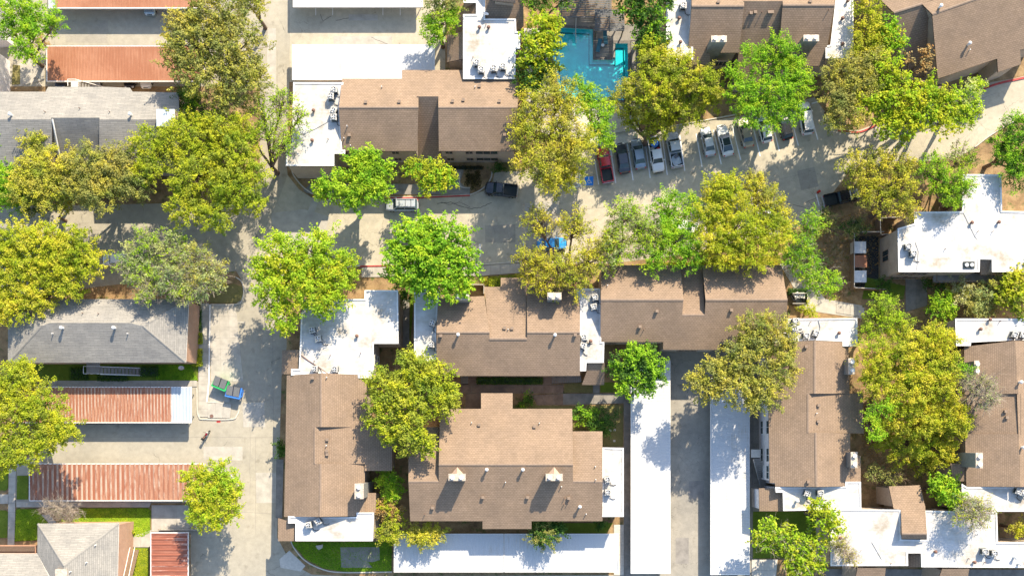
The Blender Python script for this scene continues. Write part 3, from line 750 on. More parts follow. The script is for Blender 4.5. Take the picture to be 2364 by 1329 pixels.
BN.wire([(698,312),(730,297),(762,279)]); BU.wire([(2222,488),(2250,545),(2284,600)]); BU.wire([(2113,560),(2120,580),(2116,626)]); BJ.wire([(692,817),(712,832),(740,850),(760,864)], .07, 'vent_brown')
BJ.wire([(723,770),(730,778),(737,783)], .05, 'black_plain'); BT.wire([(2268,1278),(2280,1284),(2290,1280)], .05); BR.wire([(1889,740),(1893,755),(1890,768)], .06, 'metal_grey'); BT.wire([(2012,1250),(2035,1290)], .03)
# ---------------------------------------------------------------- carports
def carport(label, x0, y0, x1, y1, mat, n_posts, axis='x', z=2.22, pale=None, pitch=.22, pw=.9, tilt=.12):
    """corners are surveyed pixels; sheets run across the short side; ribs are real folds"""
    a, c = P(x0, y0, z), P(x1, y1, z); xa, xb, ya, yb = a.x, c.x, c.y, a.y
    o = thing('carport', label, 'carport', ((xa+xb)/2, (ya+yb)/2, 0), group='covered parking shelters')
    L = (xb-xa) if axis == 'x' else (yb-ya); n = max(1, round(L/pw)); w = L/n; W = (yb-ya) if axis == 'x' else (xb-xa)
    def sheet(mat_):
        nr = max(2, round(w/pitch)); ps = []; rh = .022 if pitch < .3 else .05
        for k in range(nr):
            t = k*w/nr; d = w/nr
            ps += [(t, 0), (t+d*.55, 0), (t+d*.65, rh), (t+d*.90, rh)]
        ps.append((w, 0)); mb = MB(); vs = []
        for t, hgt in ps:
            for s_ in (0, 1):
                zz = hgt+tilt*(s_-.5)
                vs.append((t-w/2, s_*W-W/2, zz) if axis == 'x' else (s_*W-W/2, t-w/2, zz))
        fs = [(2*i, 2*i+2, 2*i+3, 2*i+1) for i in range(len(ps)-1)]
        if axis != 'x': fs = [f[::-1] for f in fs]
        mb.add(vs, fs)
        if isinstance(mat_, tuple): mb.m = [1 if i%4 in (1, 2, 3) else 0 for i in range(len(fs))]
        return mb.mesh('roof_sheet', list(mat_) if isinstance(mat_, tuple) else [mat_])
    me = sheet(mat); mp = sheet('pale_sheet') if pale else None
    for k in range(n):
        t = -L/2+w*(k+.5); lz = z-.05+random.uniform(-.006,.006)
        use = me
        if pale:
            uu = x0+(x1-x0)*(k+.5)/n
            if pale[0] <= uu <= pale[1]: use = mp
        link('roof_sheet', use, o, (t, 0, lz) if axis == 'x' else (0, t, lz))
    fr = MB(); hx, hy = (xb-xa)/2, (yb-ya)/2; cx, cy = o.location.x, o.location.y
    for yy in (-hy, hy): fr.box(cx-hx-.04, cx+hx+.04, cy+yy-.06, cy+yy+.06, z-.26, z+.02)
    for xx in (-hx, hx): fr.box(cx+xx-.05, cx+xx+.05, cy-hy-.03, cy+hy+.03, z-.26, z+.015)
    fr.build('fascia_frame', 'parapet_white', o)
    for k in range(n_posts):
        for s_ in (-.62, .62):
            t = -L/2+.4+(L-.8)*k/(n_posts-1)
            px, py = (t, s_*W/2) if axis == 'x' else (s_*W/2, t)
            MB().box(cx+px-.05, cx+px+.05, cy+py-.05, cy+py+.05, 0, z-.1).build('post', 'metal_grey', o)
    pr = MB()
    for s_ in (-.62, .62):
        if axis == 'x': pr.box(cx-hx+.1, cx+hx-.1, cy+s_*hy-.06, cy+s_*hy+.06, z-.28, z-.13)
        else: pr.box(cx+s_*hx-.06, cx+s_*hx+.06, cy-hy+.1, cy+hy-.1, z-.28, z-.13)
    pr.build('purlin', 'metal_grey', o)
    return o
carport('rust-red carport roof cut by the top edge of the view at the upper left', 113, -70, 470, 19, 'rusty_sheet', 8, pale=(100, 120))
carport('rust-red carport with small tree shadow at its west end, north of the long grey roof', 108, 107, 470, 188, 'rusty_sheet', 8)
carport('rust striped carport whose east end section is pale blue, south of the stair', 30, 893, 441, 975, ('rust_pan','worn_cream'), 8, pale=(393, 445), pitch=.5, pw=1.0)
carport('rust striped carport reaching under the round tree by the west road', 68, 1070, 470, 1155, ('rust_pan','worn_cream'), 8, pitch=.75, pw=1.5)
carport('small dark red carport with white streaks at the bottom edge of the view', 348, 1229, 434, 1400, ('rust_pan_ew','worn_cream_ew'), 4, 'y', pitch=.75, pw=1.5)
carport('white carport roof cut by the top edge beside the west road', 677, -70, 975, 16, 'white_sheet', 7)
carport('white carport touching the north centre building, shaded at its east end', 675, 104, 1003, 184, 'white_sheet', 7)
carport('white carport along the bottom edge with a gold shrub overhanging it', 910, 1232, 1162, 1319, 'white_sheet', 6)
carport('white carport along the bottom edge under a dark round tree', 1165, 1232, 1427, 1319, 'white_sheet', 6)
carport('long white carport on the west side of the cracked alley', 1457, 832, 1547, 1322, 'white_sheet', 9, 'y')
carport('long white carport on the east side of the cracked alley, half in tree shade', 1641, 872, 1730, 1325, 'white_sheet', 9, 'y')

# ---------------------------------------------------------------- ground, roads, paving
def gxy(pts): return [tuple(P(u, v, 0))[:2] for u, v in pts]
def sheet(name, pts, mat, z, th=.02, kind='structure', parent=None, label=None):
    o = MB().prism(gxy(pts), z-th, z).build(name, mat, parent, kind=kind if parent is None else None)
    if label: o['label'] = label
    return o
def smooth_line(pts, n=6):
    out = []
    for i in range(len(pts)-1):
        p0, p1, p2, p3 = pts[max(i-1,0)], pts[i], pts[i+1], pts[min(i+2,len(pts)-1)]
        for k in range(n):
            t = k/n
            out.append(tuple(.5*((2*p1[j])+(-p0[j]+p2[j])*t+(2*p0[j]-5*p1[j]+4*p2[j]-p3[j])*t*t+(-p0[j]+3*p1[j]-3*p2[j]+p3[j])*t**3) for j in (0,1)))
    out.append(pts[-1]); return out
def strip_mesh(line, wd, z0, z1, mb=None):
    mb = mb or MB(); n = len(line); L = []; Rr = []
    for i, p in enumerate(line):
        a, c = line[max(i-1,0)], line[min(i+1,n-1)]; d = Vector((c[0]-a[0], c[1]-a[1])); d.normalize(); q = Vector((-d.y, d.x))*wd/2
        L.append((p[0]+q.x, p[1]+q.y)); Rr.append((p[0]-q.x, p[1]-q.y))
    for i in range(n-1):
        k = [L[i], Rr[i], Rr[i+1], L[i+1]]
        mb.add([(x,y,z1) for x,y in k]+[(x,y,z0) for x,y in k], [(0,1,2,3),(4,0,3,7),(1,5,6,2)]+([(0,4,5,1)] if i == 0 else [])+([(3,2,6,7)] if i == n-2 else []))
    return mb
def kerb(pts, mat='kerb_concrete', wd=.17, h=.13, sm=True, name='kerb', parent=None):
    l = gxy(smooth_line(pts) if sm else pts)
    return strip_mesh(l, wd, 0, h).build(name, mat, parent, kind='structure' if parent is None else None)
MB().box(-1500,1500,-1500,1500,-1.0,-.02).build('ground', 'soil', kind='structure')
sheet('soil_bed', [(-120,-120),(2500,-120),(2500,1450),(-120,1450)], 'soil', 0, .015)

west = sheet('road', [(-120,-120),(690,-120),(668,0),(668,190),(662,383),(664,404),(690,455),(712,475),(800,560),(640,640),(660,700),(662,800),(650,870),(640,1240),(652,1262),(672,1300),(720,1325),(800,1329),(1440,1326),(1440,1450),(440,1450),(440,1230),(350,1200),(350,1165),(440,1165),(440,1160),(36,1160),(36,1070),(100,1040),(100,980),(440,975),(440,880),(486,880),(486,705),(545,702),(562,680),(560,650),(545,625),(420,640),(-120,700),(-120,480),(360,470),(560,470),(600,400),(600,200),(-120,200)], 'concrete_road', .010)
sheet('parking_court', [(668,-120),(1028,-120),(1028,180),(668,190)], 'old_asphalt', .012)
mid = sheet('road', [(640,470),(664,404),(690,437),(722,458),(760,460),(1090,450),(1118,440),(1138,418),(1142,398),(1200,395),(1250,380),(1360,325),(1500,303),(1600,285),(1700,270),(1880,225),(1935,300),(1985,300),(2160,232),(2290,190),(2364,178),(2500,150),(2500,215),(2364,262),(2300,300),(2260,335),(2215,362),(1960,395),(1905,470),(1890,505),(1780,545),(1600,585),(1420,607),(1190,612),(835,614),(640,640),(580,600)], 'old_asphalt', .014)
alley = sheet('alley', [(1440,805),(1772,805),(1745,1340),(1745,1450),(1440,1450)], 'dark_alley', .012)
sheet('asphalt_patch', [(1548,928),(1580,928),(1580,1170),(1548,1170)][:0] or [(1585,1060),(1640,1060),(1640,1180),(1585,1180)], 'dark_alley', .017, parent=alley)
for pts in ([(150,78),(248,78),(248,100),(152,98)],[(150,46),(250,48),(250,76),(152,76)]): sheet('asphalt_patch', pts, 'asphalt_patch', .016, parent=west)
for pts in ([(770,84),(905,84),(905,103),(770,102)],[(722,455),(738,455),(716,520),(700,520)],[(618,66),(637,66),(637,330),(612,330)],[(1212,470),(1290,462),(1290,492),(1212,500)],[(805,34),(872,34),(872,48),(805,48)]): sheet('concrete_patch', pts, 'concrete', .018, parent=mid if pts[0][1] > 400 else west)
sheet('concrete_patch', [(668,1270),(705,1305),(694,1318),(648,1309),(645,1290)], 'concrete_pale', .018, parent=west)
sheet('concrete_patch', [(700,483),(762,500),(742,560),(630,556),(626,492)], 'concrete', .0185, parent=mid)
# hand-laid cracks and joints
def crack(road, pts, wd=.05):
    l = gxy(pts); out = []
    for i in range(len(l)-1):
        for k in range(5):
            t = k/5; out.append((l[i][0]*(1-t)+l[i+1][0]*t+random.uniform(-.06,.06), l[i][1]*(1-t)+l[i+1][1]*t+random.uniform(-.06,.06)))
    out.append(l[-1]); strip_mesh(out, wd, .0, .021).build('crack', 'black_plain' if wd > .04 else 'concrete_shaded', road)
crack(mid, [(1010,470),(1040,467),(1060,475),(1090,482),(1110,479),(1135,468)], .07); crack(mid, [(1018,466),(1035,473),(1062,466),(1085,478)], .05)
for pts in ([(740,33),(745,50),(765,38)],[(775,48),(805,42)],[(858,87),(875,95),(895,102)],[(1350,560),(1480,548),(1620,520)],[(1855,470),(1890,455)],[(1800,440),(1820,470),(1860,480)],[(1260,470),(1290,500)],[(2020,280),(2060,300),(2100,290)]): crack(mid if pts[0][1] > 200 else west, pts, .05)
for pts in ([(1555,960),(1570,985),(1563,1020),(1580,1040)],[(1600,930),(1615,960),(1608,1000),(1625,1040)],[(1560,880),(1600,885),(1632,870)],[(1590,1000),(1612,1015),(1635,1010)],[(1565,1050),(1590,1075),(1630,1060)]): crack(alley, pts, .035)
for pts in ([(470,1008),(628,1009)],[(577,975),(577,1140)],[(540,925),(628,925)],[(540,1180),(625,1185)],[(460,1240),(540,1240)],[(560,640),(620,640)]): crack(west, pts, .035)
for pts in ([(668,20),(668,190)],[(628,610),(634,1240)],[(590,1010),(590,1230)],[(690,555),(830,560)],[(1210,500),(1400,478)],[(1620,455),(1860,400)],[(2000,330),(2300,215)],[(150,1009),(470,1008)],[(130,530),(600,535)],[(250,510),(252,560)],[(640,120),(640,300)]): crack(mid if pts[0][0] > 660 and pts[0][1] > 300 else west, pts, .03)
for pts in ([(1460,500),(1560,485),(1566,515),(1466,530)],[(1640,430),(1700,415),(1706,440),(1648,455)],[(1840,395),(1880,385),(1890,430),(1850,440)],[(1120,520),(1190,518),(1190,560),(1120,560)],[(2080,270),(2150,245),(2160,270),(2092,296)]): sheet('asphalt_patch', pts, 'asphalt_patch', .018, parent=mid)
for pts in ([(560,930),(610,928),(612,985),(562,985)],[(470,1030),(560,1030),(560,1062),(470,1060)],[(590,1090),(640,1090),(636,1160),(592,1160)]): sheet('concrete_patch', pts, 'concrete', .016, parent=west)
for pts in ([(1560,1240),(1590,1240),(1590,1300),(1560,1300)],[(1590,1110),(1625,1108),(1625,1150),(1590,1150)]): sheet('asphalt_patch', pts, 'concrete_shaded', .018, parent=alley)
# kerbs
kerb([(545,640),(558,650),(563,670),(560,690),(548,702),(486,703)])
kerb([(455,895),(456,945),(460,962),(470,967),(535,967),(548,957),(553,945)])
kerb([(485,703),(483,880),(478,928)], wd=.2, name='kerb', mat='parapet_white', sm=False)
kerb([(478,928),(520,930)], wd=.14, sm=False)
kerb([(672,1248),(680,1265),(705,1293),(745,1313),(790,1320),(905,1319)])
kerb([(498,1078),(520,1085),(545,1110),(553,1140)]); 
kerb([(672,383),(678,405),(700,432),(722,448)])
kr = kerb([(722,448),(740,456),(860,456),(960,455),(1085,450)]); kerb([(722,449.5),(740,457.5),(860,457.5),(960,456.5),(1085,451.5)], 'red_paint', .2, .137, name='painted_kerb_face', parent=kr)
kerb([(1085,450),(1108,440),(1125,425),(1134,410),(1136,397)])
kr = kerb([(640,640),(700,622),(835,614),(900,613),(1110,611)]); kerb([(832,614.6),(900,613.6),(925,613.4)], 'red_paint', .22, .136, name='painted_kerb_face', parent=kr)
kerb([(1110,611),(1200,604)]); kerb([(1800,520),(1850,505),(1905,480)])
kr = kerb([(1932,300),(1985,303),(2160,233),(2262,205),(2364,178),(2440,158)]); kerb([(1934,302),(1985,305),(2030,285)], 'red_paint', .25, .136, name='painted_kerb_face', parent=kr); kerb([(2270,205),(2310,192),(2364,180),(2440,160)], 'red_paint', .3, .136, name='painted_kerb_face', parent=kr)
kerb([(1500,301),(1600,283),(1700,265)], sm=False); kerb([(1360,322),(1500,301)], sm=False)
kerb([(2250,340),(2290,310),(2364,268),(2460,230)])
sheet('painted_kerb_mark', [(500,969),(509,969),(509,975),(500,975)], 'red_paint', .022, parent=west)

# pavements built slab by slab
def slabs(name, p0, p1, p2, p3, nx, ny, mat='concrete', z=.10, gap=.03, label=None):
    """quad p0..p3 in survey pixels, divided in nx*ny slabs"""
    q = [Vector(P(u, v, 0)).xy for u, v in (p0, p1, p2, p3)]
    base = MB().prism([tuple(x) for x in q], 0, z-.03).build(name, 'concrete_shaded', kind='structure')
    for i in range(nx):
        for j in range(ny):
            def at(s, t): return (q[0]*(1-s)+q[1]*s)*(1-t)+(q[3]*(1-s)+q[2]*s)*t
            c = [at(i/nx,j/ny), at((i+1)/nx,j/ny), at((i+1)/nx,(j+1)/ny), at(i/nx,(j+1)/ny)]
            ci = inset([tuple(x) for x in c], gap/2)
            MB().prism([tuple(x) for x in ci], z-.03, z+random.uniform(-.004,.006)).build('paving_slab', mat, base)
    return base
slabs('pavement', (459,700),(483,700),(480,962),(458,962), 1, 14)
slabs('pavement', (456,880),(483,880),(480,964),(458,964), 1, 4, z=.104) if False else None
slabs('pavement', (480,930),(535,932),(532,965),(480,964), 3, 1, z=.11)
slabs('pavement', (486,705),(545,705),(562,880),(486,880), 3, 7, z=.035, gap=.02)
slabs('pavement', (486,881),(535,881),(530,928),(484,928), 3, 2, z=.036, gap=.02)
slabs('pavement', (112,878),(455,878),(455,892),(112,892), 16, 1, 'concrete')
slabs('pavement', (21,1080),(38,1080),(34,1262),(18,1262), 1, 9)
slabs('pavement', (38,1156),(350,1157),(345,1170),(38,1170), 14, 1)
slabs('pavement', (0,1140),(20,1140),(19,1162),(0,1162), 1, 1)
slabs('pavement', (96,1187),(115,1187),(135,1210),(118,1212), 1, 2)
slabs('pavement', (350,1165),(436,1165),(436,1228),(350,1226), 3, 2, 'concrete', .03)
slabs('pavement', (303,1238),(350,1222),(350,1262),(300,1262), 2, 1)
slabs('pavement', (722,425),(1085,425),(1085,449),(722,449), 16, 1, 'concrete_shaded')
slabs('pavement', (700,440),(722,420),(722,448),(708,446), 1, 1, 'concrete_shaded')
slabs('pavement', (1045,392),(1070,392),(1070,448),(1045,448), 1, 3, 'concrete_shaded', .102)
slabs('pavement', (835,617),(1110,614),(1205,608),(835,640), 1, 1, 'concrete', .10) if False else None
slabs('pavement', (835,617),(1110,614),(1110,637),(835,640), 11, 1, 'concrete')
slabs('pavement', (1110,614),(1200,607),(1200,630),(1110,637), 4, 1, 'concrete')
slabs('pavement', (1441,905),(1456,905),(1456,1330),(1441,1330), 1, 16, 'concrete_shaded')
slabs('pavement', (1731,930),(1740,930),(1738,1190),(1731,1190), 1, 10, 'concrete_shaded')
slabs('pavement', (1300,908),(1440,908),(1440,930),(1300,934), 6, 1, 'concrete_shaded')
slabs('pavement', (1228,912),(1300,908),(1300,934),(1240,934), 3, 1, 'walk_brown')
slabs('pavement', (1065,888),(1300,888),(1300,907),(1065,907), 10, 1, 'walk_brown')
slabs('pavement', (1075,908),(1110,908),(1110,943),(1075,943), 1, 1, 'walk_brown')
slabs('pavement', (1254,868),(1275,868),(1275,887),(1254,887), 1, 1, 'walk_brown')
slabs('pavement', (1082,868),(1100,868),(1100,887),(1082,887), 1, 1, 'walk_brown')
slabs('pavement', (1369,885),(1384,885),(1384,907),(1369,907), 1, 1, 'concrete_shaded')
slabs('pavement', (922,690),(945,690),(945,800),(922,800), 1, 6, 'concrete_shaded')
slabs('pavement', (1735,1290),(1795,1290),(1790,1340),(1735,1340), 2, 2, 'concrete_pale')
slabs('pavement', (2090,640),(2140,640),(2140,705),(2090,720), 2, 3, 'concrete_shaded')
slabs('pavement', (1930,700),(1995,710),(1995,732),(1930,722), 4, 1, 'concrete')
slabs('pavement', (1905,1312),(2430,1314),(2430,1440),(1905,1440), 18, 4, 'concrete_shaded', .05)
slabs('pavement', (1388,300),(1400,290),(1470,290),(1470,310), 3, 1, 'concrete')
slabs('pavement', (638,1060),(655,1060),(652,1195),(636,1195), 1, 7, 'concrete_shaded', .09)
slabs('pavement', (1417,1210),(1440,1210),(1440,1326),(1417,1326), 1, 5, 'concrete_pale', .08)
sheet('utility_pad', [(786,1262),(876,1262),(877,1291),(862,1296),(850,1296),(860,1309),(788,1309)], 'concrete_shaded', .12, .1)
sheet('utility_pad', [(1964,545),(2028,545),(2028,668),(1964,668)], 'black_gravel', .03)

# lawns and beds
sheet('lawn', [(670,1250),(904,1250),(904,1317),(795,1318),(745,1310),(705,1288),(682,1262)], 'lawn', .09, .09)
sheet('lawn', [(55,838),(458,838),(456,878),(112,878),(55,860)], 'lawn', .08, .08)
sheet('lawn', [(447,700),(464,700),(462,832),(447,832)], 'soil', .09, .08)
sheet('lawn', [(40,1097),(66,1097),(65,1152),(39,1152)], 'lawn', .08, .08)
sheet('lawn', [(-60,1085),(19,1085),(19,1125),(14,1131),(-60,1131)], 'lawn', .08, .08)
sheet('lawn', [(-60,1177),(14,1177),(19,1182),(17,1240),(-60,1243)], 'lawn', .08, .08)
sheet('lawn', [(38,1174),(84,1173),(112,1205),(88,1214),(86,1246),(34,1249)], 'lawn', .08, .08)
sheet('lawn', [(122,1172),(340,1171),(349,1178),(347,1230),(332,1240),(306,1240),(274,1207),(135,1207)], 'lawn', .08, .08)
sheet('lawn', [(305,1263),(342,1263),(345,1270),(342,1400),(298,1400)], 'lawn', .08, .08)
sheet('lawn', [(485,672),(540,655),(560,662),(560,690),(546,699),(486,699)], 'lawn_dry', .09, .09)
sheet('lawn', [(490,1090),(520,1090),(545,1115),(550,1145),(545,1190),(440,1200),(430,1100)], 'lawn_dry', .09, .09)
sheet('lawn', [(1738,1180),(1915,1180),(1915,1285),(1738,1288)], 'lawn', .08, .08)
sheet('lawn', [(1300,937),(1438,934),(1438,1030),(1392,1030),(1390,995),(1322,995),(1322,945),(1184,945),(1184,934)], 'lawn_dry', .08, .08)
sheet('lawn', [(1228,1206),(1415,1206),(1400,1230),(1228,1230)], 'lawn', .08, .08)
sheet('lawn', [(1303,880),(1368,880),(1368,906),(1303,906)], 'lawn_dry', .085, .08)
sheet('lawn', [(1386,882),(1440,882),(1440,905),(1386,905)], 'lawn', .085, .08)
sheet('lawn', [(1205,632),(1110,640),(960,642),(1120,660),(1156,658),(1205,655)], 'lawn_dry', .07, .07)
sheet('lawn', [(900,643),(958,645),(955,700),(946,800),(946,660),(925,660)], 'lawn', .072, .07)
sheet('lawn', [(2000,640),(2090,660),(2085,690),(1990,690)], 'lawn', .05, .05)
sheet('lawn', [(1160,375),(1195,370),(1200,395),(1160,397)], 'lawn_dry', .05, .05)
sheet('bare_path', [(1800,610),(1830,600),(1880,660),(1905,690),(1990,705),(1990,735),(1900,722),(1840,712),(1830,660)], 'concrete', .045, .04)
sheet('island', [(1070,398),(1126,398),(1130,412),(1118,430),(1100,437),(1075,433),(1062,420)], 'soil', .11, .1)
kerb([(1062,398),(1061,425),(1068,433),(1085,434)])
sheet('bare_yard', [(40,150),(90,130),(105,150),(100,185),(45,200)], 'concrete', .05, .04)
sheet('lawn', [(30,150),(47,152),(47,195),(28,196)], 'lawn_dry', .06, .05)

# painted markings
def line(pts, road, wd=.17, mat='white_paint', name='parking_line'):
    strip_mesh(gxy(pts), wd, .012, .0245).build(name, mat, road)
for a, c in (((1373,370),(1382,426)),((1409,340),(1421.6,423)),((1448,330),(1461.5,416)),((1489,325),(1501,411)),((1529,318),(1540.5,404)),((1569,312),(1581,394.5)),((1607,309),(1621,386)),((1647,300),(1665,379)),((1690,290),(1710,370)),((1735,280),(1755,361)),((1780,272),(1799,349)),((1821,255),(1843,336.5)),((1867,245),(1888,323)),
             ((1209,558),(1209,590)),((1304,550),(1305,590)),((1108,563),(1109,592)),((1884,448),(1891,475)),((1498,530),(1502,548)),((1400,560),(1402,590)),((1590,540),(1593,565))): line([a,c], mid)
for a, c in (((1318,405),(1340,402)),((1318,418),(1338,416)),((1318,432),(1340,430)),((1318,405),(1338,430)),((1337,400),(1340,431))): line([a,c], mid, .12)
for a, c in (((729,18),(729,36)),((768,18),(768,36)),((884,18),(884,36)),((924,18),(924,36))): line([a,c], west, .09)
for a, c in (((528,745),(550,780)),((500,840),(526,868)),((512,780),(525,800)),((528,744),(565,744))): line([a,c], west, .09, 'faded_paint')
for a, c in (((1655,293),(1670,289)),((1873,240),(1887,236))):
    strip_mesh(gxy([a,c]), .2, .02, .15).build('wheel_stop', 'parapet_white', mid)
# accessible bay sign painted on the road
bay = sheet('accessible_bay_marking', [(1350,408),(1370,407),(1369.5,428),(1350,428)], 'blue_paint', .0235, parent=mid)
c0 = P(1360, 417.5); s_ = .065
def isa(pts, wd): strip_mesh([(c0.x+x*s_, c0.y+y*s_) for x, y in pts], wd*s_, .02, .0275).build('wheelchair_symbol', 'white_paint', bay)
isa([(-1,6),(-1,-0.5),(3.2,-0.5),(5,-5),(6.3,-4.3)], 1.3); isa([(-1,3),(2.6,3)], 1.1)
isa([(-2.4,2.2),(-3.8,.5),(-4,-2),(-2.8,-4.6),(-.4,-5.8),(2,-5.2),(3.4,-3.6)], 1.1)
mb = MB(); mb.cyl((c0.x-1*s_, c0.y+8*s_, 0), 1.25*s_, .02, .0275, 12); mb.build('wheelchair_symbol', 'white_paint', bay)
# manholes
for u, v, l in ((489,960,'round rusty manhole cover on the corner pavement'),):
    q = P(u,v); m_ = thing('manhole_cover', l, 'manhole cover', (q.x,q.y,.10)); MB().cyl((q.x,q.y,.10), .27, 0, .02, 20).build('lid', 'vent_brown', m_); MB().ring((q.x,q.y,.10), .31, .275, 0, .03, 20).build('rim', 'metal_grey', m_)

# ---------------------------------------------------------------- pool
pool = thing('swimming_pool', 'turquoise swimming pool with a notched paved terrace on its north side', 'pool', P(1370,150))
out = [(1275,68),(1368,73),(1368,143),(1412,143),(1412,105),(1448,105),(1449,215),(1440,235),(1295,235),(1285,180),(1275,130)]
pxy = gxy(out); zb = .02
mb = MB(); n = len(pxy); a = sum(pxy[i][0]*pxy[(i+1)%n][1]-pxy[(i+1)%n][0]*pxy[i][1] for i in range(n))
if a < 0: pxy = pxy[::-1]
SINK = .62
# terrace raised round the pool so that the basin lies inside it
def raised(name, pts, mat, z): return MB().prism(gxy(pts), 0, z).build(name, mat, pool)
mb.add([(x,y,.03) for x,y in pxy], [tuple(range(n))]); mb.build('pool_floor', 'pool_plaster', pool)
mb = MB()
for i in range(n):
    j = (i+1)%n; mb.add([(*pxy[i],.03),(*pxy[j],.03),(*pxy[j],SINK),(*pxy[i],SINK)], [(0,1,2,3)])
mb.build('pool_wall', 'pool_plaster', pool)
mb = MB(); mb.add([(x,y,SINK-.10) for x,y in pxy], [tuple(range(n))]); mb.build('water', 'water', pool)
op = inset(pxy, -.45)
mb = MB()
for i in range(n):
    j = (i+1)%n
    mb.add([(*pxy[i],SINK),(*pxy[j],SINK),(op[j].x,op[j].y,SINK),(op[i].x,op[i].y,SINK),(op[j].x,op[j].y,0),(op[i].x,op[i].y,0)], [(0,3,2,1),(3,5,4,2)])
mb.build('coping', 'pool_coping', pool)
ip = inset(pxy, .55); mb = MB()
strip_mesh([(p.x,p.y) for p in ip]+[(ip[0].x,ip[0].y)], .07, .03, .22, mb); mb.build('tile_step_edge', 'pool_tile', pool)
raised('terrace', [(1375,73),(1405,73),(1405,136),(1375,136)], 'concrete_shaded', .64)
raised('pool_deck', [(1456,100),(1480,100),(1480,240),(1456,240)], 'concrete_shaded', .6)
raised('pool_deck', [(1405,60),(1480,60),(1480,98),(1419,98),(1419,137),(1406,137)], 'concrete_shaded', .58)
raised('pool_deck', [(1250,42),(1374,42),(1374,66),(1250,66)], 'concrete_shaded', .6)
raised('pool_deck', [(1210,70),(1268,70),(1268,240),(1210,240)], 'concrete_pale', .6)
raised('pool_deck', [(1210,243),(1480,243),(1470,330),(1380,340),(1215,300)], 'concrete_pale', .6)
MB().tube([P(1330,42,1.0),P(1329,72,1.0),P(1330,100,.7)], .05).build('pool_rail', 'metal_galv', pool)

def deck(label, x0, y0, x1, y1, z, n):
    a, c = P(x0,y0,z), P(x1,y1,z); o = thing('pergola', label, 'pergola', ((a.x+c.x)/2,(a.y+c.y)/2,0))
    W = (a.y-c.y)/n; me = MB().box(-(c.x-a.x)/2, (c.x-a.x)/2, -W*.36, W*.36, -.04, 0).mesh('plank', ['wood_grey'])
    for k in range(n): link('plank', me, o, (0, (c.y-a.y)/2+W*(k+.5), z+random.uniform(-.01,.01)))
    for sx in (-.9,0,.9): MB().box(o.location.x+sx*(c.x-a.x)/2-.07, o.location.x+sx*(c.x-a.x)/2+.07, c.y, a.y, z-.24, z-.05).build('beam', 'wood_brown', o)
    for sx in (-.9,.9):
        for sy in (-.85,.85): 
            x, y = o.location.x+sx*(c.x-a.x)/2, o.location.y+sy*(a.y-c.y)/2; MB().box(x-.08,x+.08,y-.08,y+.08,0,z-.2).build('post','wood_brown',o)
deck('low grey plank roof shading the north end of the pool', 1290, -20, 1412, 41, 2.3, 15)
deck('higher grey plank pergola over the pool terrace, sun-flecked', 1373, 22, 1442, 72, 2.9, 13)
def lounger(u, v, rot, label):
    q = P(u,v); t = thing('sun_lounger', label, 'sun lounger', (q.x,q.y,.64), rot, group='pool loungers')
    link('seat', MB().box(-.3,.3,-.95,.35,.28,.34).mesh('seat',['lounger_blue']), t)
    bk = MB().add([(-.3,.35,.28),(.3,.35,.28),(.3,.95,.62),(-.3,.95,.62),(-.3,.35,.34),(.3,.35,.34),(.3,.93,.68),(-.3,.93,.68)],[(0,1,2,3),(4,7,6,5),(0,4,5,1),(1,5,6,2),(2,6,7,3),(3,7,4,0)]).mesh('backrest',['lounger_blue']); link('backrest', bk, t)
    leg = MB().box(-.03,.03,-.03,.03,0,.28).mesh('leg',['metal_galv'])
    for x in (-.26,.26):
        for y in (-.85,.3): link('leg', leg, t, (x,y,0))
lounger(1381, 113, R_(-12), 'blue pool lounger left of the small white table'); lounger(1396, 95, R_(6), 'blue pool lounger behind the small white table')
q = P(1390,112); t = thing('side_table', 'small round white table between the two pool loungers', 'table', (q.x,q.y,.64))
MB().cyl((q.x,q.y,.64), .25, .42, .46, 16).build('tabletop','vent_white',t); MB().cyl((q.x,q.y,.64), .04, 0, .42, 8).build('leg','vent_white',t)

# ---------------------------------------------------------------- air conditioners
def make_ac(mat, label, loc, rot):
    t = thing('air_conditioner', label, 'air conditioner', loc, rot, group='rooftop air conditioners')
    link('cabinet', MB().box(-.38,.38,-.38,.38,.06,.72).mesh('cabinet',[mat]), t)
    link('louvre', MB().box(-.39,.39,-.30,.30,.14,.62).box(-.30,.30,-.39,.39,.14,.62).mesh('louvre',['ac_dark']), t)
    link('top_panel', MB().box(-.40,.40,-.40,.40,.72,.76).mesh('top_panel',[mat]), t)
    link('fan_ring', MB().ring((0,0,0), .34,.29,.76,.86,18).mesh('fan_ring',[mat]), t)
    f = link('fan_well', MB().cyl((0,0,0), .29,.762,.775,18).mesh('fan_well',['ac_dark']), t)
    fb = MB()
    for k in range(4):
        a = k*math.pi/2; ca, sa = math.cos(a), math.sin(a); pts = [(.04,-.04,.79),(.26,-.12,.80),(.26,.08,.83),(.04,.05,.82)]
        fb.add([(x*ca-y*sa, x*sa+y*ca, z) for x,y,z in pts], [(0,1,2,3)])
    fb.cyl((0,0,0),.07,.78,.85,8); link('fan', fb.mesh('fan',['metal_galv']), t)
    link('base_pad', MB().box(-.45,.45,-.45,.45,0,.06).mesh('base_pad',['metal_grey']), t)
    link('refrigerant_pipe', MB().tube([(.3,-.4,.2),(.35,-.75,.1),(.7,-.95,.06),(1.0,-.9,.06)], .04).mesh('refrigerant_pipe',['black_plain']), t)
    return t
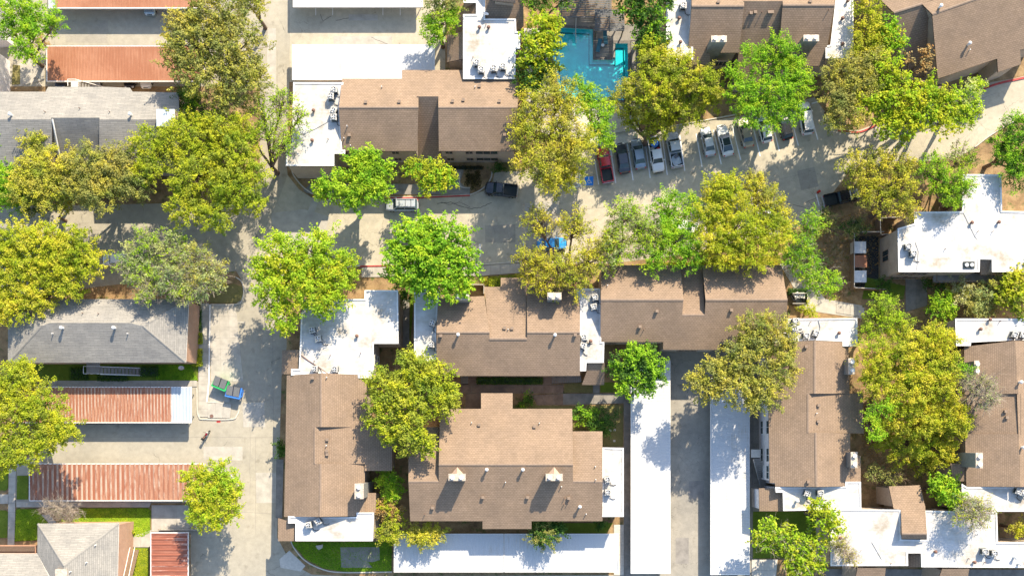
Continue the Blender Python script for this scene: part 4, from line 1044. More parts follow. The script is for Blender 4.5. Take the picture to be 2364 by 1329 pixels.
ACS = [(773,212,'topmost unit beside the ridge end of the west white wing'),(766,227,'second unit from the top on the west white wing'),(772,260,'upper of the two units nearest the west shingle eave'),(773,275,'lower of the two units nearest the west shingle eave'),
 (1101,150,'leftmost of the four on the white roof by the pool'),(1111,166,'second from left of the four on the white roof by the pool'),(1140,163,'third from left of the four on the white roof by the pool'),(1161,159,'rightmost of the four on the white roof by the pool'),
 (1575,19,'alone on the narrow white roof at the top, left of the north chimney'),(723,763,'upper unit in tree shade on the wide white roof'),(737,783,'lower unit in tree shade on the wide white roof'),(729,852,'left unit at the south edge of the wide white roof'),(775,853,'right unit at the south edge of the wide white roof'),
 (999,747,'upper unit on the narrow white strip west of the middle block'),(997,796,'lower unit on the narrow white strip west of the middle block'),(1373,688,'topmost unit on the narrow white strip east of the middle block'),(1370,710,'second unit on the narrow white strip east of the middle block'),(1347,780,'third unit down on the white strip east of the middle block'),(1345,799,'lowest unit on the white strip east of the middle block'),
 (1401,1106,'upper unit on the small white roof beside the largest brown roof'),(1402,1135,'lower unit on the small white roof beside the largest brown roof'),(715,1210,'left unit in gable shade on the bottom left white roof'),(737,1202,'right unit in gable shade on the bottom left white roof'),
 (1833,743,'highest unit on the white roof above the two-chimney block'),(1830,759,'second highest on the white roof above the two-chimney block'),(1858,776,'left of the pair touching the shingles above the two-chimney block'),(1880,771,'right of the pair touching the shingles above the two-chimney block'),
 (2092,571,'upper left of the pair on the T-shaped white roof'),(2104,588,'lower right of the pair on the T-shaped white roof'),(2336,774,'left of the pair near the right edge on the middle right white roof'),(2355,775,'right of the pair near the right edge on the middle right white roof'),
 (1860,1138,'left unit in shade on the white roof south of the two-chimney block'),(1890,1137,'right unit in shade on the white roof south of the two-chimney block'),(2345,1133,'left shaded unit at the right edge, south of the cut-off brown roof'),(2358,1136,'right shaded unit at the right edge, south of the cut-off brown roof'),
 (2268,1271,'left of the pair on the sprawling bottom right white roof'),(2290,1275,'right of the pair on the sprawling bottom right white roof'),(1835,684,'left unit in the small fenced yard east of the long brown block'),(1847,684,'right unit in the small fenced yard east of the long brown block')]
proto = None
for i, (u, v, d) in enumerate(ACS):
    p = onroof(u, v) if i < 37 else P(u, v, .05); rot = random.choice((0, 0, R_(30), R_(-20), R_(12)))
    k = (1-.75/H); p = Vector((p.x, p.y, p.z))
    lab = 'air conditioner, '+d
    if proto is None: proto = make_ac('ac_beige', lab, p, rot); proto.scale = (1.14, 1.14, 1.14); cmap = treemap(proto)
    else: copy_tree(proto, p, rot, lab, 'rooftop air conditioners', cmap)

def dish(u, v, label, zoff=0, white=True):
    p = onroof(u, v); t = thing('satellite_dish', label, 'satellite dish', p)
    vs = []; n = 14
    for r, z in ((0,.0),(.22,.03),(.42,.12)):
        for i in range(n): vs.append((r*math.cos(2*math.pi*i/n), r*math.sin(2*math.pi*i/n), z))
    mb = MB(); mb.add(vs, [(k*n+i,k*n+(i+1)%n,(k+1)*n+(i+1)%n,(k+1)*n+i) for k in range(2) for i in range(n)])
    o = link('reflector', mb.mesh('reflector',['vent_white']), t, (0,0,.85+zoff)); o.rotation_euler = (R_(-35), R_(20), 0)
    link('mast', MB().tube([(0,0,0),(0,0,.85+zoff)], .03).mesh('mast',['metal_grey']), t); link('arm', MB().tube([(0,0,.8+zoff),(.1,.45,1.15+zoff)], .02).mesh('arm',['metal_grey']), t)
dish(1122,40,'white satellite dish at the inner corner of the roof left of the pool'); dish(1060,160,'white satellite dish at the south end of the small lean-to'); dish(428,852,'white satellite dish on a pole over the lawn east of the stair', .8)

# ---------------------------------------------------------------- dumpsters
def dumpster(u, v, rot, mat, label, wd=2.6, dp=1.8):
    q = P(u,v); t = thing('dumpster', label, 'dumpster', (q.x,q.y,.06), rot)
    w, d = wd/2, dp/2
    body = MB().add([(-w+.1,-d+.15,.12),(w-.1,-d+.15,.12),(w-.1,d-.1,.12),(-w+.1,d-.1,.12),(-w,-d,1.15),(w,-d,1.15),(w,d,1.5),(-w,d,1.5)],[(0,3,2,1),(0,1,5,4),(1,2,6,5),(2,3,7,6),(3,0,4,7)])
    for x in (-w,-w/3,w/3,w): body.box(x-.04,x+.04,-d-.06,-d,.2,1.15)
    link('body', body.mesh('body',[mat]), t)
    link('rim', MB().box(-w-.10,w+.14,-d-.14,-d+.10,1.12,1.22).box(-w-.05,-w+.05,-d,d,1.14,1.24).box(w-.06,w+.20,-d,d,1.14,1.24).mesh('rim',[mat]), t)
    for x in (-w/2, w/2):
        lid = MB().add([(x-w/2+.06,-d+.16,1.24),(x+w/2-.06,-d+.16,1.24),(x+w/2-.06,d,1.58),(x-w/2+.06,d,1.58),(x-w/2+.06,-d+.16,1.29),(x+w/2-.06,-d+.16,1.29),(x+w/2-.06,d,1.63),(x-w/2+.06,d,1.63)],[(0,3,2,1),(4,5,6,7),(0,1,5,4),(1,2,6,5),(2,3,7,6),(3,0,4,7)])
        for k in range(5):
            xx = x-w/2+.15+k*(w-.3)/4; lid.add([(xx-.02,-d+.18,1.30),(xx+.02,-d+.18,1.30),(xx+.02,d,1.655),(xx-.02,d,1.655)],[(0,1,2,3)])
        link('lid', lid.mesh('lid',['lid_grey']), t)
    link('fork_pocket', MB().box(w,w+.3,-.55,-.35,.6,.85).box(w,w+.3,.35,.55,.6,.85).box(w+.2,w+.3,-.55,.55,.62,.82).mesh('fork_pocket',[mat]), t)
    wh = MB().cyl((0,0,.06),.06,-.03,.03,8,axis='x').mesh('caster',['rubber'])
    for x in (-w+.25,w-.25):
        for y in (-d+.3,d-.2): link('caster', wh, t, (x,y,0))
dumpster(515, 885, R_(-23), 'skip_green', 'bright green dumpster with grey plastic lids on the corner concrete', 2.1, 1.6)
dumpster(545, 905, R_(-12), 'skip_blue', 'blue dumpster with grey lids beside the green one', 2.1, 1.6)

# ---------------------------------------------------------------- service yard cabinets, fences, small walls
for (u, v, l) in ((1984,571,'highest of the three pale metal cabinets in the walled yard'),(1986,603,'rust-topped middle cabinet in the walled yard'),(1985,638,'lowest pale metal cabinet with a round dent mark in the walled yard')):
    q = P(u, v, 1.3); t = thing('utility_cabinet', l, 'utility cabinet', (q.x,q.y,.05)); rusty = 'rust' in l
    link('body', MB().box(-.95,.95,-.85,.85,.1,1.22).mesh('body',['rusty_sheet' if rusty else 'concrete_pale']), t)
    link('lid', MB().box(-1,1,-.9,.9,1.22,1.3).mesh('lid',['rusty_sheet' if rusty else 'metal_galv']), t)
    link('door', MB().box(-.9,.9,-.9,-.85,.2,1.1).mesh('door',['metal_grey']), t); link('handle', MB().box(-.05,.05,-.95,-.9,.55,.75).mesh('handle',['black_plain']), t)
def fence(label, pts, h=1.8, mat='wood_brown', cat='fence', name='fence'):
    l = gxy(pts); o = thing(name, label, cat, (l[0][0], l[0][1], 0))
    me = MB().box(-.07,.07,-.012,.012,0,h).mesh('board',[mat]); pm = MB().box(-.06,.06,-.06,.06,0,h+.1).mesh('post',[mat])
    for i in range(len(l)-1):
        a, c = Vector(l[i]), Vector(l[i+1]); L = (c-a).length; n = max(1, int(L/.15)); ang = math.atan2(c.y-a.y, c.x-a.x)
        bm_ = MB()
        for k in range(n): 
            q = a.lerp(c, (k+.5)/n); link('board', me, o, (q.x-l[0][0], q.y-l[0][1], random.uniform(-.02,.02)), ang)
        link('post', pm, o, (a.x-l[0][0], a.y-l[0][1], 0), ang)
        strip_mesh([tuple(a), tuple(c)], .05, h-.3, h-.2).build('rail', mat, o); strip_mesh([tuple(a), tuple(c)], .09, h, h+.04).build('cap_rail', 'concrete_pale', o)
fence('timber fence around the service yard with three cabinets', [(2030,541),(1962,541),(1962,668),(2035,672)], 1.7)
fence('small dark timber enclosure at the north west corner of the T-shaped block', [(2062,545),(2022,548),(2020,510),(2066,508)], 1.8)
fence('small black fence around two air conditioners east of the long brown block', [(1822,680),(1858,680),(1858,703),(1824,703)], 1.2, 'black_plain')
fence('low pale wooden barrier north of the small dark red carport', [(370,1221),(470,1221)], .6, 'wood_brown')
fence('dark timber patio screen west of the small patio at the middle block', [(1065,661),(1118,661),(1118,682)], 1.6)
o = thing('garden_wall', 'low brown wall north of the pool parking bays', 'wall', P(1420,305)); strip_mesh(gxy([(1400,312),(1470,300)]), .25, 0, .8).build('wall', 'brick_tan', o); strip_mesh(gxy([(1400,312),(1470,300)]), .32, .8, .86).build('coping', 'concrete_pale', o)
# courtyard stairs
for lab, x0, x1, v0, v1, n in (('covered outdoor stair with pale treads at the south west corner of the middle block',1063,1081,868,886,6),('long outdoor stair beside the courtyard hedge, left of the brown lean-to',1275,1340,868,884,16)):
    q0, q1 = P(x0,v0,1.2), P(x1,v1,1.2); t = thing('staircase', lab, 'staircase', (q0.x,q1.y,0)); wd = (q1.x-q0.x)/n
    for k in range(n):
        z = (.2+k*.18); me = MB().box(q0.x+k*wd, q0.x+(k+.85)*wd, q1.y, q0.y, z-.06, z); me.build('tread', 'concrete_shaded', t)
    MB().tube([(q0.x,q1.y-.05,1.0),(q1.x,q1.y-.05,1.0+n*.18)], .045).build('handrail', 'trim_dark', t)
q0 = P(1741,1072,2.6); t = thing('staircase', 'narrow outdoor stair climbing the west wall of the two-chimney block', 'staircase', (q0.x,q0.y,0))
for k in range(15):
    q = P(1742+k*1.0, 1060+k*4.6, 2.9-k*.18); MB().box(q.x-.1,q.x+1.0,q.y-.14,q.y+.14,q.z-.06,q.z).build('tread','concrete_shaded',t)
q = P(1745,1046,2.95); MB().box(q.x-.7,q.x+.7,q.y-.6,q.y+.6,2.85,2.95).build('landing','concrete_pale',t)
MB().tube([P(1739,1060,3.8),P(1756,1125,1.3)], .05).build('handrail','metal_grey',t)
# stepping stones
for (u, v, l) in ((1419,992,'rightmost'),(1409,993,'second from the right'),(1400,994,'third from the right'),(1391,993,'fourth from the right'),(1384,1000,'lower left'),(1418,1017,'lowest')):
    q = P(u,v); t_ = MB().box(q.x-.17,q.x+.17,q.y-.15,q.y+.15,.08,.115).build('stepping_stone','concrete_pale'); tag(t_, 'small square stepping stone in the courtyard lawn, '+l+' of the six', 'stone', 'courtyard stepping stones')
q = P(196,197,3.0); t = thing('staircase', 'pale railed stair behind the north edge of the long grey roof', 'staircase', (q.x,q.y,0))
MB().box(q.x-2.1,q.x-1.0,q.y-.5,q.y+.5,2.9,3.0).build('landing','concrete_pale',t)
for k in range(10): MB().box(q.x-1+k*.3,q.x-.74+k*.3,q.y-.5,q.y+.5,2.75-k*.27,2.82-k*.27).build('tread','concrete_shaded',t)
MB().tube([(q.x-2.1,q.y+.5,3.9),(q.x-1,q.y+.5,3.9),(q.x+2,q.y+.5,1.1)],.05).build('handrail','trim_white',t); MB().tube([(q.x-2.1,q.y-.5,3.9),(q.x-2.1,q.y+.5,3.9)],.05).build('handrail','trim_white',t)
q = P(738,1262,.2); o = MB().prism([(q.x-.55,q.y+.25),(q.x+.5,q.y+.42),(q.x+.45,q.y-.1),(q.x-.05,q.y-.4),(q.x-.4,q.y-.1)], .08, .5).build('boulder','stone_pale'); tag(o,'pale kite-shaped boulder lying on the shaded lawn at the bottom left','boulder')
k = 0
for (u, v, l) in ((81,180,'westernmost'),(86,181,'second from the north'),(90,187,'middle'),(92,194,'rightmost but one'),(94,198,'southernmost'),(89,196,'inner lower')):
    q = P(u,v); o = MB().cyl((q.x,q.y,0), .22, 0, .2, 7, 0, .13).build('rock','stone_pale'); tag(o,l+' of the small white edging rocks beside the rusty carport','rock','white edging rocks')

# ---------------------------------------------------------------- vehicles
def loft(sections, mi=0):
    """sections: list of (y, [(x,z)...]) same count, closed loops"""
    mb = MB(); n = len(sections[0][1]); vs = []
    for y, pr in sections: vs += [(x, y, z) for x, z in pr]
    fs = [(k*n+i, k*n+(i+1)%n, (k+1)*n+(i+1)%n, (k+1)*n+i) for k in range(len(sections)-1) for i in range(n)]
    fs += [tuple(range(n-1,-1,-1)), tuple((len(sections)-1)*n+i for i in range(n))]
    return mb.add(vs, fs, mi)
def prof(hw, zb, zs, zt, tin=.82): return [(-hw*.9,zb),(hw*.9,zb),(hw,zb+.2),(hw,zs),(hw*tin,zt),(0,zt+.03),(-hw*tin,zt),(-hw,zs),(-hw,zb+.2)]
WHEEL = None
def car(label, u, v, rot, col, kind='sedan', L=4.6, W=1.8, cat='car', name='parked_car', group='parked cars', extra=None):
    q = P(u, v, .7); t = thing(name, label, cat, (q.x, q.y, .02), rot, group)
    h = L/2; w = W/2
    if kind == 'sedan': zh, zr, cab, rr = .86, 1.40, (-h+.62, h-1.15), (-h+1.35, h-1.95); zt = .98
    elif kind == 'hatch': zh, zr, cab, rr = .90, 1.44, (-h+.18, h-1.10), (-h+.62, h-1.85); zt = .95
    elif kind == 'suv': zh, zr, cab, rr = 1.02, 1.70, (-h+.12, h-1.10), (-h+.45, h-1.75); zt = 1.05
    elif kind == 'coupe': zh, zr, cab, rr = .82, 1.32, (-h+.45, h-1.35), (-h+1.45, h-2.15); zt = .95
    else: zh, zr, cab, rr = 1.05, 1.72, (-h+2.15, h-1.15), (-h+2.35, h-1.85); zt = 1.05
    ys = [-h, -h+.12, -h+.5, -h+1.0, cab[0]+.3, 0, cab[1], h-.8, h-.3, h-.08, h]
    ws = [.80, .92, .98, 1.0, 1.0, 1.0, 1.0, .98, .93, .84, .70]
    tops = [zt-.25, zt-.06, zt, zt, zt, zt-.02, zh+.03, zh-.02, zh-.10, zh-.2, zh-.38]
    ys = sorted(ys)
    if kind == 'pickup':
        # cab and hood body, then an open bed
        sec = [(y, prof(w*a, .28, z_-.12, z_)) for y, a, z_ in zip([cab[0]-.02, cab[0]+.4, 0.4, cab[1], h-.8, h-.3, h-.08, h], [1,1,1,1,.98,.94,.86,.74], [zt,zt,zt,zh+.04,zh,zh-.06,zh-.18,zh-.4])]
        link('body', loft(sec).mesh('body',[col]), t)
        bed = MB(); y0, y1 = -h+.06, cab[0]-.04
        bed.box(-w+.02,-w+.13,y0,y1,.35,1.06); bed.box(w-.13,w-.02,y0,y1,.35,1.06); bed.box(-w+.13,w-.13,y1-.08,y1,.5,1.08)
        link('bed_side', bed.mesh('bed_side',[col]), t)
        link('bed_floor', MB().box(-w+.13,w-.13,y0,y1-.08,.45,.56).mesh('bed_floor',['ac_dark']), t)
        link('tailgate', MB().box(-w+.06,w-.06,-h,-h+.08,.5,1.07).mesh('tailgate',[col]), t)
        link('rear_bumper', MB().box(-w+.05,w-.05,-h-.12,-h,.4,.58).mesh('rear_bumper',['metal_galv']), t)
    else:
        sec = [(y, prof(w*a, .24, z_-.14, z_)) for y, a, z_ in zip(ys, ws, tops)]
        link('body', loft(sec).mesh('body',[col]), t)
        link('rear_bumper', MB().box(-w*.82,w*.82,-h-.06,-h+.05,.36,.6).mesh('rear_bumper',[col]), t)
    link('front_bumper', MB().box(-w*.72,w*.72,h-.06,h+.05,.32,.56).mesh('front_bumper',['black_plain' if kind == 'pickup' else col]), t)
    # greenhouse
    zc = zt-.03; a = w*.90; c = w*.70; y0, y3 = cab; y1, y2 = rr
    gv = [(-a,y0,zc),(a,y0,zc),(a,y3,zc),(-a,y3,zc),(-c,y1,zr-.04),(c,y1,zr-.04),(c,y2,zr-.04),(-c,y2,zr-.04)]
    link('windscreen', MB().add([gv[2],gv[3],gv[7],gv[6]],[(0,1,2,3)]).mesh('windscreen',['glass_dark']), t)
    link('rear_window', MB().add([gv[1],gv[0],gv[4],gv[5]],[(0,3,2,1)]).mesh('rear_window',['glass_blue']), t)
    link('side_window', MB().add([gv[0],gv[3],gv[7],gv[4]],[(0,3,2,1)]).mesh('side_window',['glass_dark']), t)
    link('side_window', MB().add([gv[1],gv[2],gv[6],gv[5]],[(0,1,2,3)]).mesh('side_window',['glass_dark']), t)
    rp = [(-c*1.04,y1-.05),(-c*.9,y1-.12),(c*.9,y1-.12),(c*1.04,y1-.05),(c*1.04,y2+.02),(c*.88,y2+.10),(-c*.88,y2+.10),(-c*1.04,y2+.02)]
    rf = link('roof_panel', MB().prism(rp, zr-.07, zr-.01).mesh('roof_panel',[col]), t)
    link('roof_crown', MB().prism([(x*.82,y*.94+(y1+y2)/2*.06) for x,y in rp], zr-.01, zr+.025).mesh('roof_crown',['glass_dark' if extra == 'sunroof' else col]), t) 
    pl = MB()
    for i in range(4): pl.tube([gv[i], gv[i+4]], .045, 5)
    ym = (y0+y3)/2; 
    for sx in (-1,1): pl.tube([(sx*a,ym,zc),(sx*c,ym,zr-.05)], .04, 5)
    link('pillar', pl.mesh('pillar',[col]), t)
    ty = MB().cyl((0,0,0), .34, -.11, .11, 16, axis='x').mesh('tyre',['rubber']); ri = MB().cyl((0,0,0), .2, -.12, .12, 10, axis='x').mesh('rim',['rim'])
    for x in (-w+.10, w-.10):
        for y in (-h+.85, h-.88):
            wo = link('tyre', ty, t, (x,y,.33)); link('rim', ri, wo)
    for sx in (-1,1):
        link('headlight', MB().box(sx*w*.62-.14,sx*w*.62+.14,h-.24,h-.02,.58,.70).mesh('headlight',['vent_white']), t)
        link('taillight', MB().box(sx*w*.78-.10,sx*w*.78+.10,-h-.03,-h+.10,.68,.84).mesh('taillight',['red_plain']), t)
        link('mirror', MB().box(sx*(w+.09)-.09,sx*(w+.09)+.09,cab[1]-.55,cab[1]-.38,.92,1.06).mesh('mirror',[col]), t)
    link('wiper', MB().tube([(-.5,y3+.02,zc+.02),(.1,y3-.1,zc+.08)], .015, 4).mesh('wiper',['black_plain']), t)
    link('grille', MB().box(-w*.4,w*.4,h+.0,h+.06,.56,.66).mesh('grille',['black_plain']), t)
    if extra == 'rack':
        rk = MB()
        for x in (-c*.85,c*.85): rk.tube([(x,y1+.05,zr+.08),(x,y2-.05,zr+.08)], .03, 5)
        for y in (y1+.5,(y1+y2)/2,y2-.4): rk.tube([(-c*.85,y,zr+.08),(c*.85,y,zr+.08)], .03, 5)
        link('roof_rack', rk.mesh('roof_rack',['black_plain']), t)
    return t, h, w
car('red pickup with an empty dark bed beside the blue accessible bay', 1397, 381, R_(10), 'paint_red', 'pickup', 5.3, 1.85, 'pickup truck', 'pickup_truck')
car('dark grey rounded sedan right of the red pickup', 1437, 365, R_(10), 'paint_dark', 'sedan', 4.6, 1.78)
car('silver blue sedan beside the leaning tree trunk', 1474, 355, R_(10), 'paint_silver_blue', 'sedan', 4.6, 1.78)
tp, h_, w_ = car('white pickup parked nose out with blue and red junk in its bed', 1514, 357, R_(190), 'paint_white', 'pickup', 5.4, 1.9, 'pickup truck', 'pickup_truck')
tp2, h_, w_ = car('silver pickup with a pale bed load, next to the white pickup', 1557, 345, R_(10), 'paint_silver', 'pickup', 5.4, 1.95, 'pickup truck', 'pickup_truck')
car('silver sedan with a white bonnet, first of the right-hand row', 1634, 327, R_(12), 'paint_silver', 'sedan', 4.4, 1.7)
car('white coupe with a big dark glass roof', 1674, 325, R_(14), 'paint_white', 'coupe', 4.6, 1.8, extra='sunroof')
car('pale champagne sedan half under the bright green tree', 1721, 306, R_(14), 'paint_champagne', 'sedan', 4.5, 1.75)
car('white hatchback whose front is hidden by leaves', 1764, 296, R_(14), 'paint_white', 'hatch', 4.3, 1.75)
car('small black hatchback between the white hatchback and the big white estate', 1812, 292, R_(14), 'paint_black', 'hatch', 4.0, 1.7)
car('white and grey sport utility vehicle, last in the row under the lot tree', 1860, 273, R_(8), 'paint_white', 'suv', 4.9, 1.85, 'car', extra=None)
car('pale silver estate with black roof rack at the red kerb', 928, 473, R_(90), 'paint_silver', 'suv', 4.9, 1.85, extra='rack')
car('black pickup turned across the road mouth by the small round island', 1157, 438, R_(84), 'paint_black', 'pickup', 4.9, 1.95, 'pickup truck', 'pickup_truck')
car('black pickup under the golden tree at the east end of the lot', 1942, 456, R_(-77), 'paint_black', 'pickup', 5.4, 1.95, 'pickup truck', 'pickup_truck')
car('bright blue car parked under the thin golden tree', 1274, 563, R_(-88), 'paint_blue', 'sedan', 4.5, 1.8)
car('white car showing through the lime foliage south of the lot', 1578, 522, R_(-98), 'paint_white', 'sedan', 4.6, 1.8)
car('white car half hidden by golden foliage at the lot centre', 1775, 488, R_(-100), 'paint_white', 'sedan', 4.6, 1.8)
car('pale blue car glimpsed under the yellow tree at the far left', 62, 602, R_(90), 'paint_pale_blue', 'sedan', 4.6, 1.8)
car('white car glimpsed between the yellow and the grey-green trees', 272, 600, R_(90), 'paint_white', 'suv', 4.6, 1.8)
for u, c_, l in ((138,'paint_dark','dark car, first from the left under the rust-red carport'),(218,'paint_silver','silver car, second from the left under the rust-red carport'),(298,'paint_black','black car, third from the left under the rust-red carport'),(336,'paint_white','white car, fourth from the left under the rust-red carport')):
    car(l, u, 168, R_(180), c_, 'sedan', 4.6, 1.75)
car('teal car nosing out from under the rust-red carport at the top edge', 345, 2, R_(180), 'paint_pale_blue', 'hatch', 4.3, 1.75)
# loads in the beds
def load(tr, items):
    for name, label, cat, mat, x, y, sx, sy, z in items:
        c_, s2 = math.cos(tr.rotation_euler[2]), math.sin(tr.rotation_euler[2])
        X, Y = tr.location.x+x*c_-y*s2, tr.location.y+x*s2+y*c_
        me = MB().prism([(-sx,-sy*.7),(-sx*.6,-sy),(sx*.8,-sy),(sx,-sy*.3),(sx*.8,sy),(-sx*.5,sy*.9),(-sx,sy*.4)], 0, z)
        o = bpy.data.objects.new(name, me.mesh(name,[mat])); COL.objects.link(o); o.location = (X,Y,.58); o.rotation_euler[2] = tr.rotation_euler[2]+.3
        tag(o, label, cat)
load(tp, [('tarpaulin','crumpled dark blue tarpaulin in the white pickup bed','tarpaulin','skip_blue',-.1,-1.6,.6,.5,.3),('crate','grey crate in the white pickup bed near the cab','crate','metal_grey',.4,-.9,.3,.28,.35),('fuel_can','red fuel can in the white pickup bed behind the cab','can','red_plain',-.5,-.75,.2,.2,.35),('bag','dark bag at the tail of the white pickup bed','bag','black_plain',.3,-2.0,.3,.3,.3)])
load(tp2, [('dust_sheet','pale dust sheet spread in the silver pickup bed','sheet','pale_sheet',0,-1.6,.7,.8,.08),('tool_bag','dark tool bag on the sheet in the silver pickup bed','bag','paint_dark',.1,-1.1,.35,.25,.25)])
# motorcycle
q = P(476,1004,.5); t = thing('motorcycle', 'small dark motorcycle standing alone on the sunny concrete south of the dumpsters', 'motorcycle', (q.x,q.y,.02), R_(-35))
tw = MB().cyl((0,0,0), .30, -.06, .06, 16, axis='x').mesh('tyre',['rubber']); rw = MB().cyl((0,0,0), .17, -.065, .065, 10, axis='x').mesh('rim',['rim'])
for y in (-.62,.62): wo = link('tyre', tw, t, (0,y,.3)); link('rim', rw, wo)
link('frame', MB().tube([(0,-.6,.32),(0,-.2,.45),(0,.3,.5),(0,.45,.75)],.05).tube([(0,-.2,.45),(0,0,.3),(0,.35,.4)],.05).mesh('frame',['black_plain']), t)
link('engine', MB().box(-.15,.15,-.15,.2,.25,.55).mesh('engine',['metal_galv']), t)
link('fuel_tank', loft([(0,prof(.10,.6,.7,.75)),(.15,prof(.17,.58,.75,.84)),(.42,prof(.12,.6,.75,.82))]).mesh('fuel_tank',['paint_red']), t)
link('seat', loft([(-.65,prof(.09,.68,.74,.76)),(-.35,prof(.14,.62,.70,.74)),(0,prof(.10,.62,.70,.73))]).mesh('seat',['vent_brown']), t)
link('handlebar', MB().tube([(-.38,.25,1.02),(-.12,.40,.98),(.12,.40,.98),(.38,.25,1.02)],.025).mesh('handlebar',['black_plain']), t)
link('fork', MB().tube([(-.08,.62,.3),(-.08,.42,.98)],.03).tube([(.08,.62,.3),(.08,.42,.98)],.03).mesh('fork',['metal_galv']), t)
link('headlight', MB().cyl((0,.46,.88),.09,0,.10,10,axis='y').mesh('headlight',['vent_white']), t)
link('exhaust', MB().tube([(.16,.1,.3),(.18,-.3,.28),(.18,-.75,.36)],.04).mesh('exhaust',['metal_galv']), t)
link('top_case', MB().box(-.2,.2,-.9,-.62,.72,1.0).mesh('top_case',['black_plain']), t)
link('mirror', MB().tube([(-.3,.28,1.02),(-.36,.33,1.2)],.015).box(-.42,-.3,.32,.35,1.18,1.26).mesh('mirror',['black_plain']), t)

# red objects
q = P(1892,441,.8); t = thing('fire_hydrant', 'small red fire hydrant at the east end of the lot by the black pickup', 'hydrant', (q.x,q.y,0))
MB().cyl((q.x,q.y,0),.16,0,.7,12).build('barrel','red_plain',t); MB().cyl((q.x,q.y,0),.2,.7,.78,12).cyl((q.x,q.y,0),.17,.78,.92,12,0,.06).build('bonnet','red_plain',t); MB().cyl((q.x,q.y,.5),.07,-.27,.27,8,axis='x').build('nozzle','red_plain',t)

# ---------------------------------------------------------------- vegetation
def foliage_mesh(name, centres, radii, counts, mat, leaf, rng, upb=.5, squash=.8, axes=None):
    """many small leaf faces spread through each clump"""
    C = np.repeat(centres, counts, axis=0); Rr = np.repeat(radii, counts); N = len(C)
    d = rng.normal(size=(N, 3)); d /= np.linalg.norm(d, axis=1)[:, None]
    rad = Rr*(rng.random(N)**.45)*1.05
    off = d*rad[:, None]*np.array([1, 1, squash])
    if axes is not None:
        ax = np.repeat(axes, counts, axis=0); al = (off*ax).sum(1)[:, None]; off = off*.80+ax*al*.95
    p = C+off
    nrm = d*.35+rng.normal(size=(N, 3))*.42; nrm += np.array([.22, .45, 1.0])*upb*1.5; nrm /= np.linalg.norm(nrm, axis=1)[:, None]
    t = np.cross(nrm, rng.normal(size=(N, 3))); t /= np.linalg.norm(t, axis=1)[:, None]+1e-9; b_ = np.cross(nrm, t)
    s = leaf*(.6+.8*rng.random(N)); a = t*s[:, None]*.62; c = b_*s[:, None]*.34
    v = np.empty((N, 4, 3)); v[:, 0] = p-a; v[:, 1] = p+c-a*.1; v[:, 2] = p+a; v[:, 3] = p-c-a*.1
    me = bpy.data.meshes.new(name); me.vertices.add(N*4); me.vertices.foreach_set('co', v.reshape(-1))
    me.loops.add(N*4); me.loops.foreach_set('vertex_index', np.arange(N*4, dtype=np.int32))
    me.polygons.add(N); me.polygons.foreach_set('loop_start', np.arange(0, N*4, 4, dtype=np.int32)); me.polygons.foreach_set('loop_total', np.full(N, 4, dtype=np.int32))
    me.materials.append(MATS[mat]); me.update(calc_edges=True); return me
TREES = 0
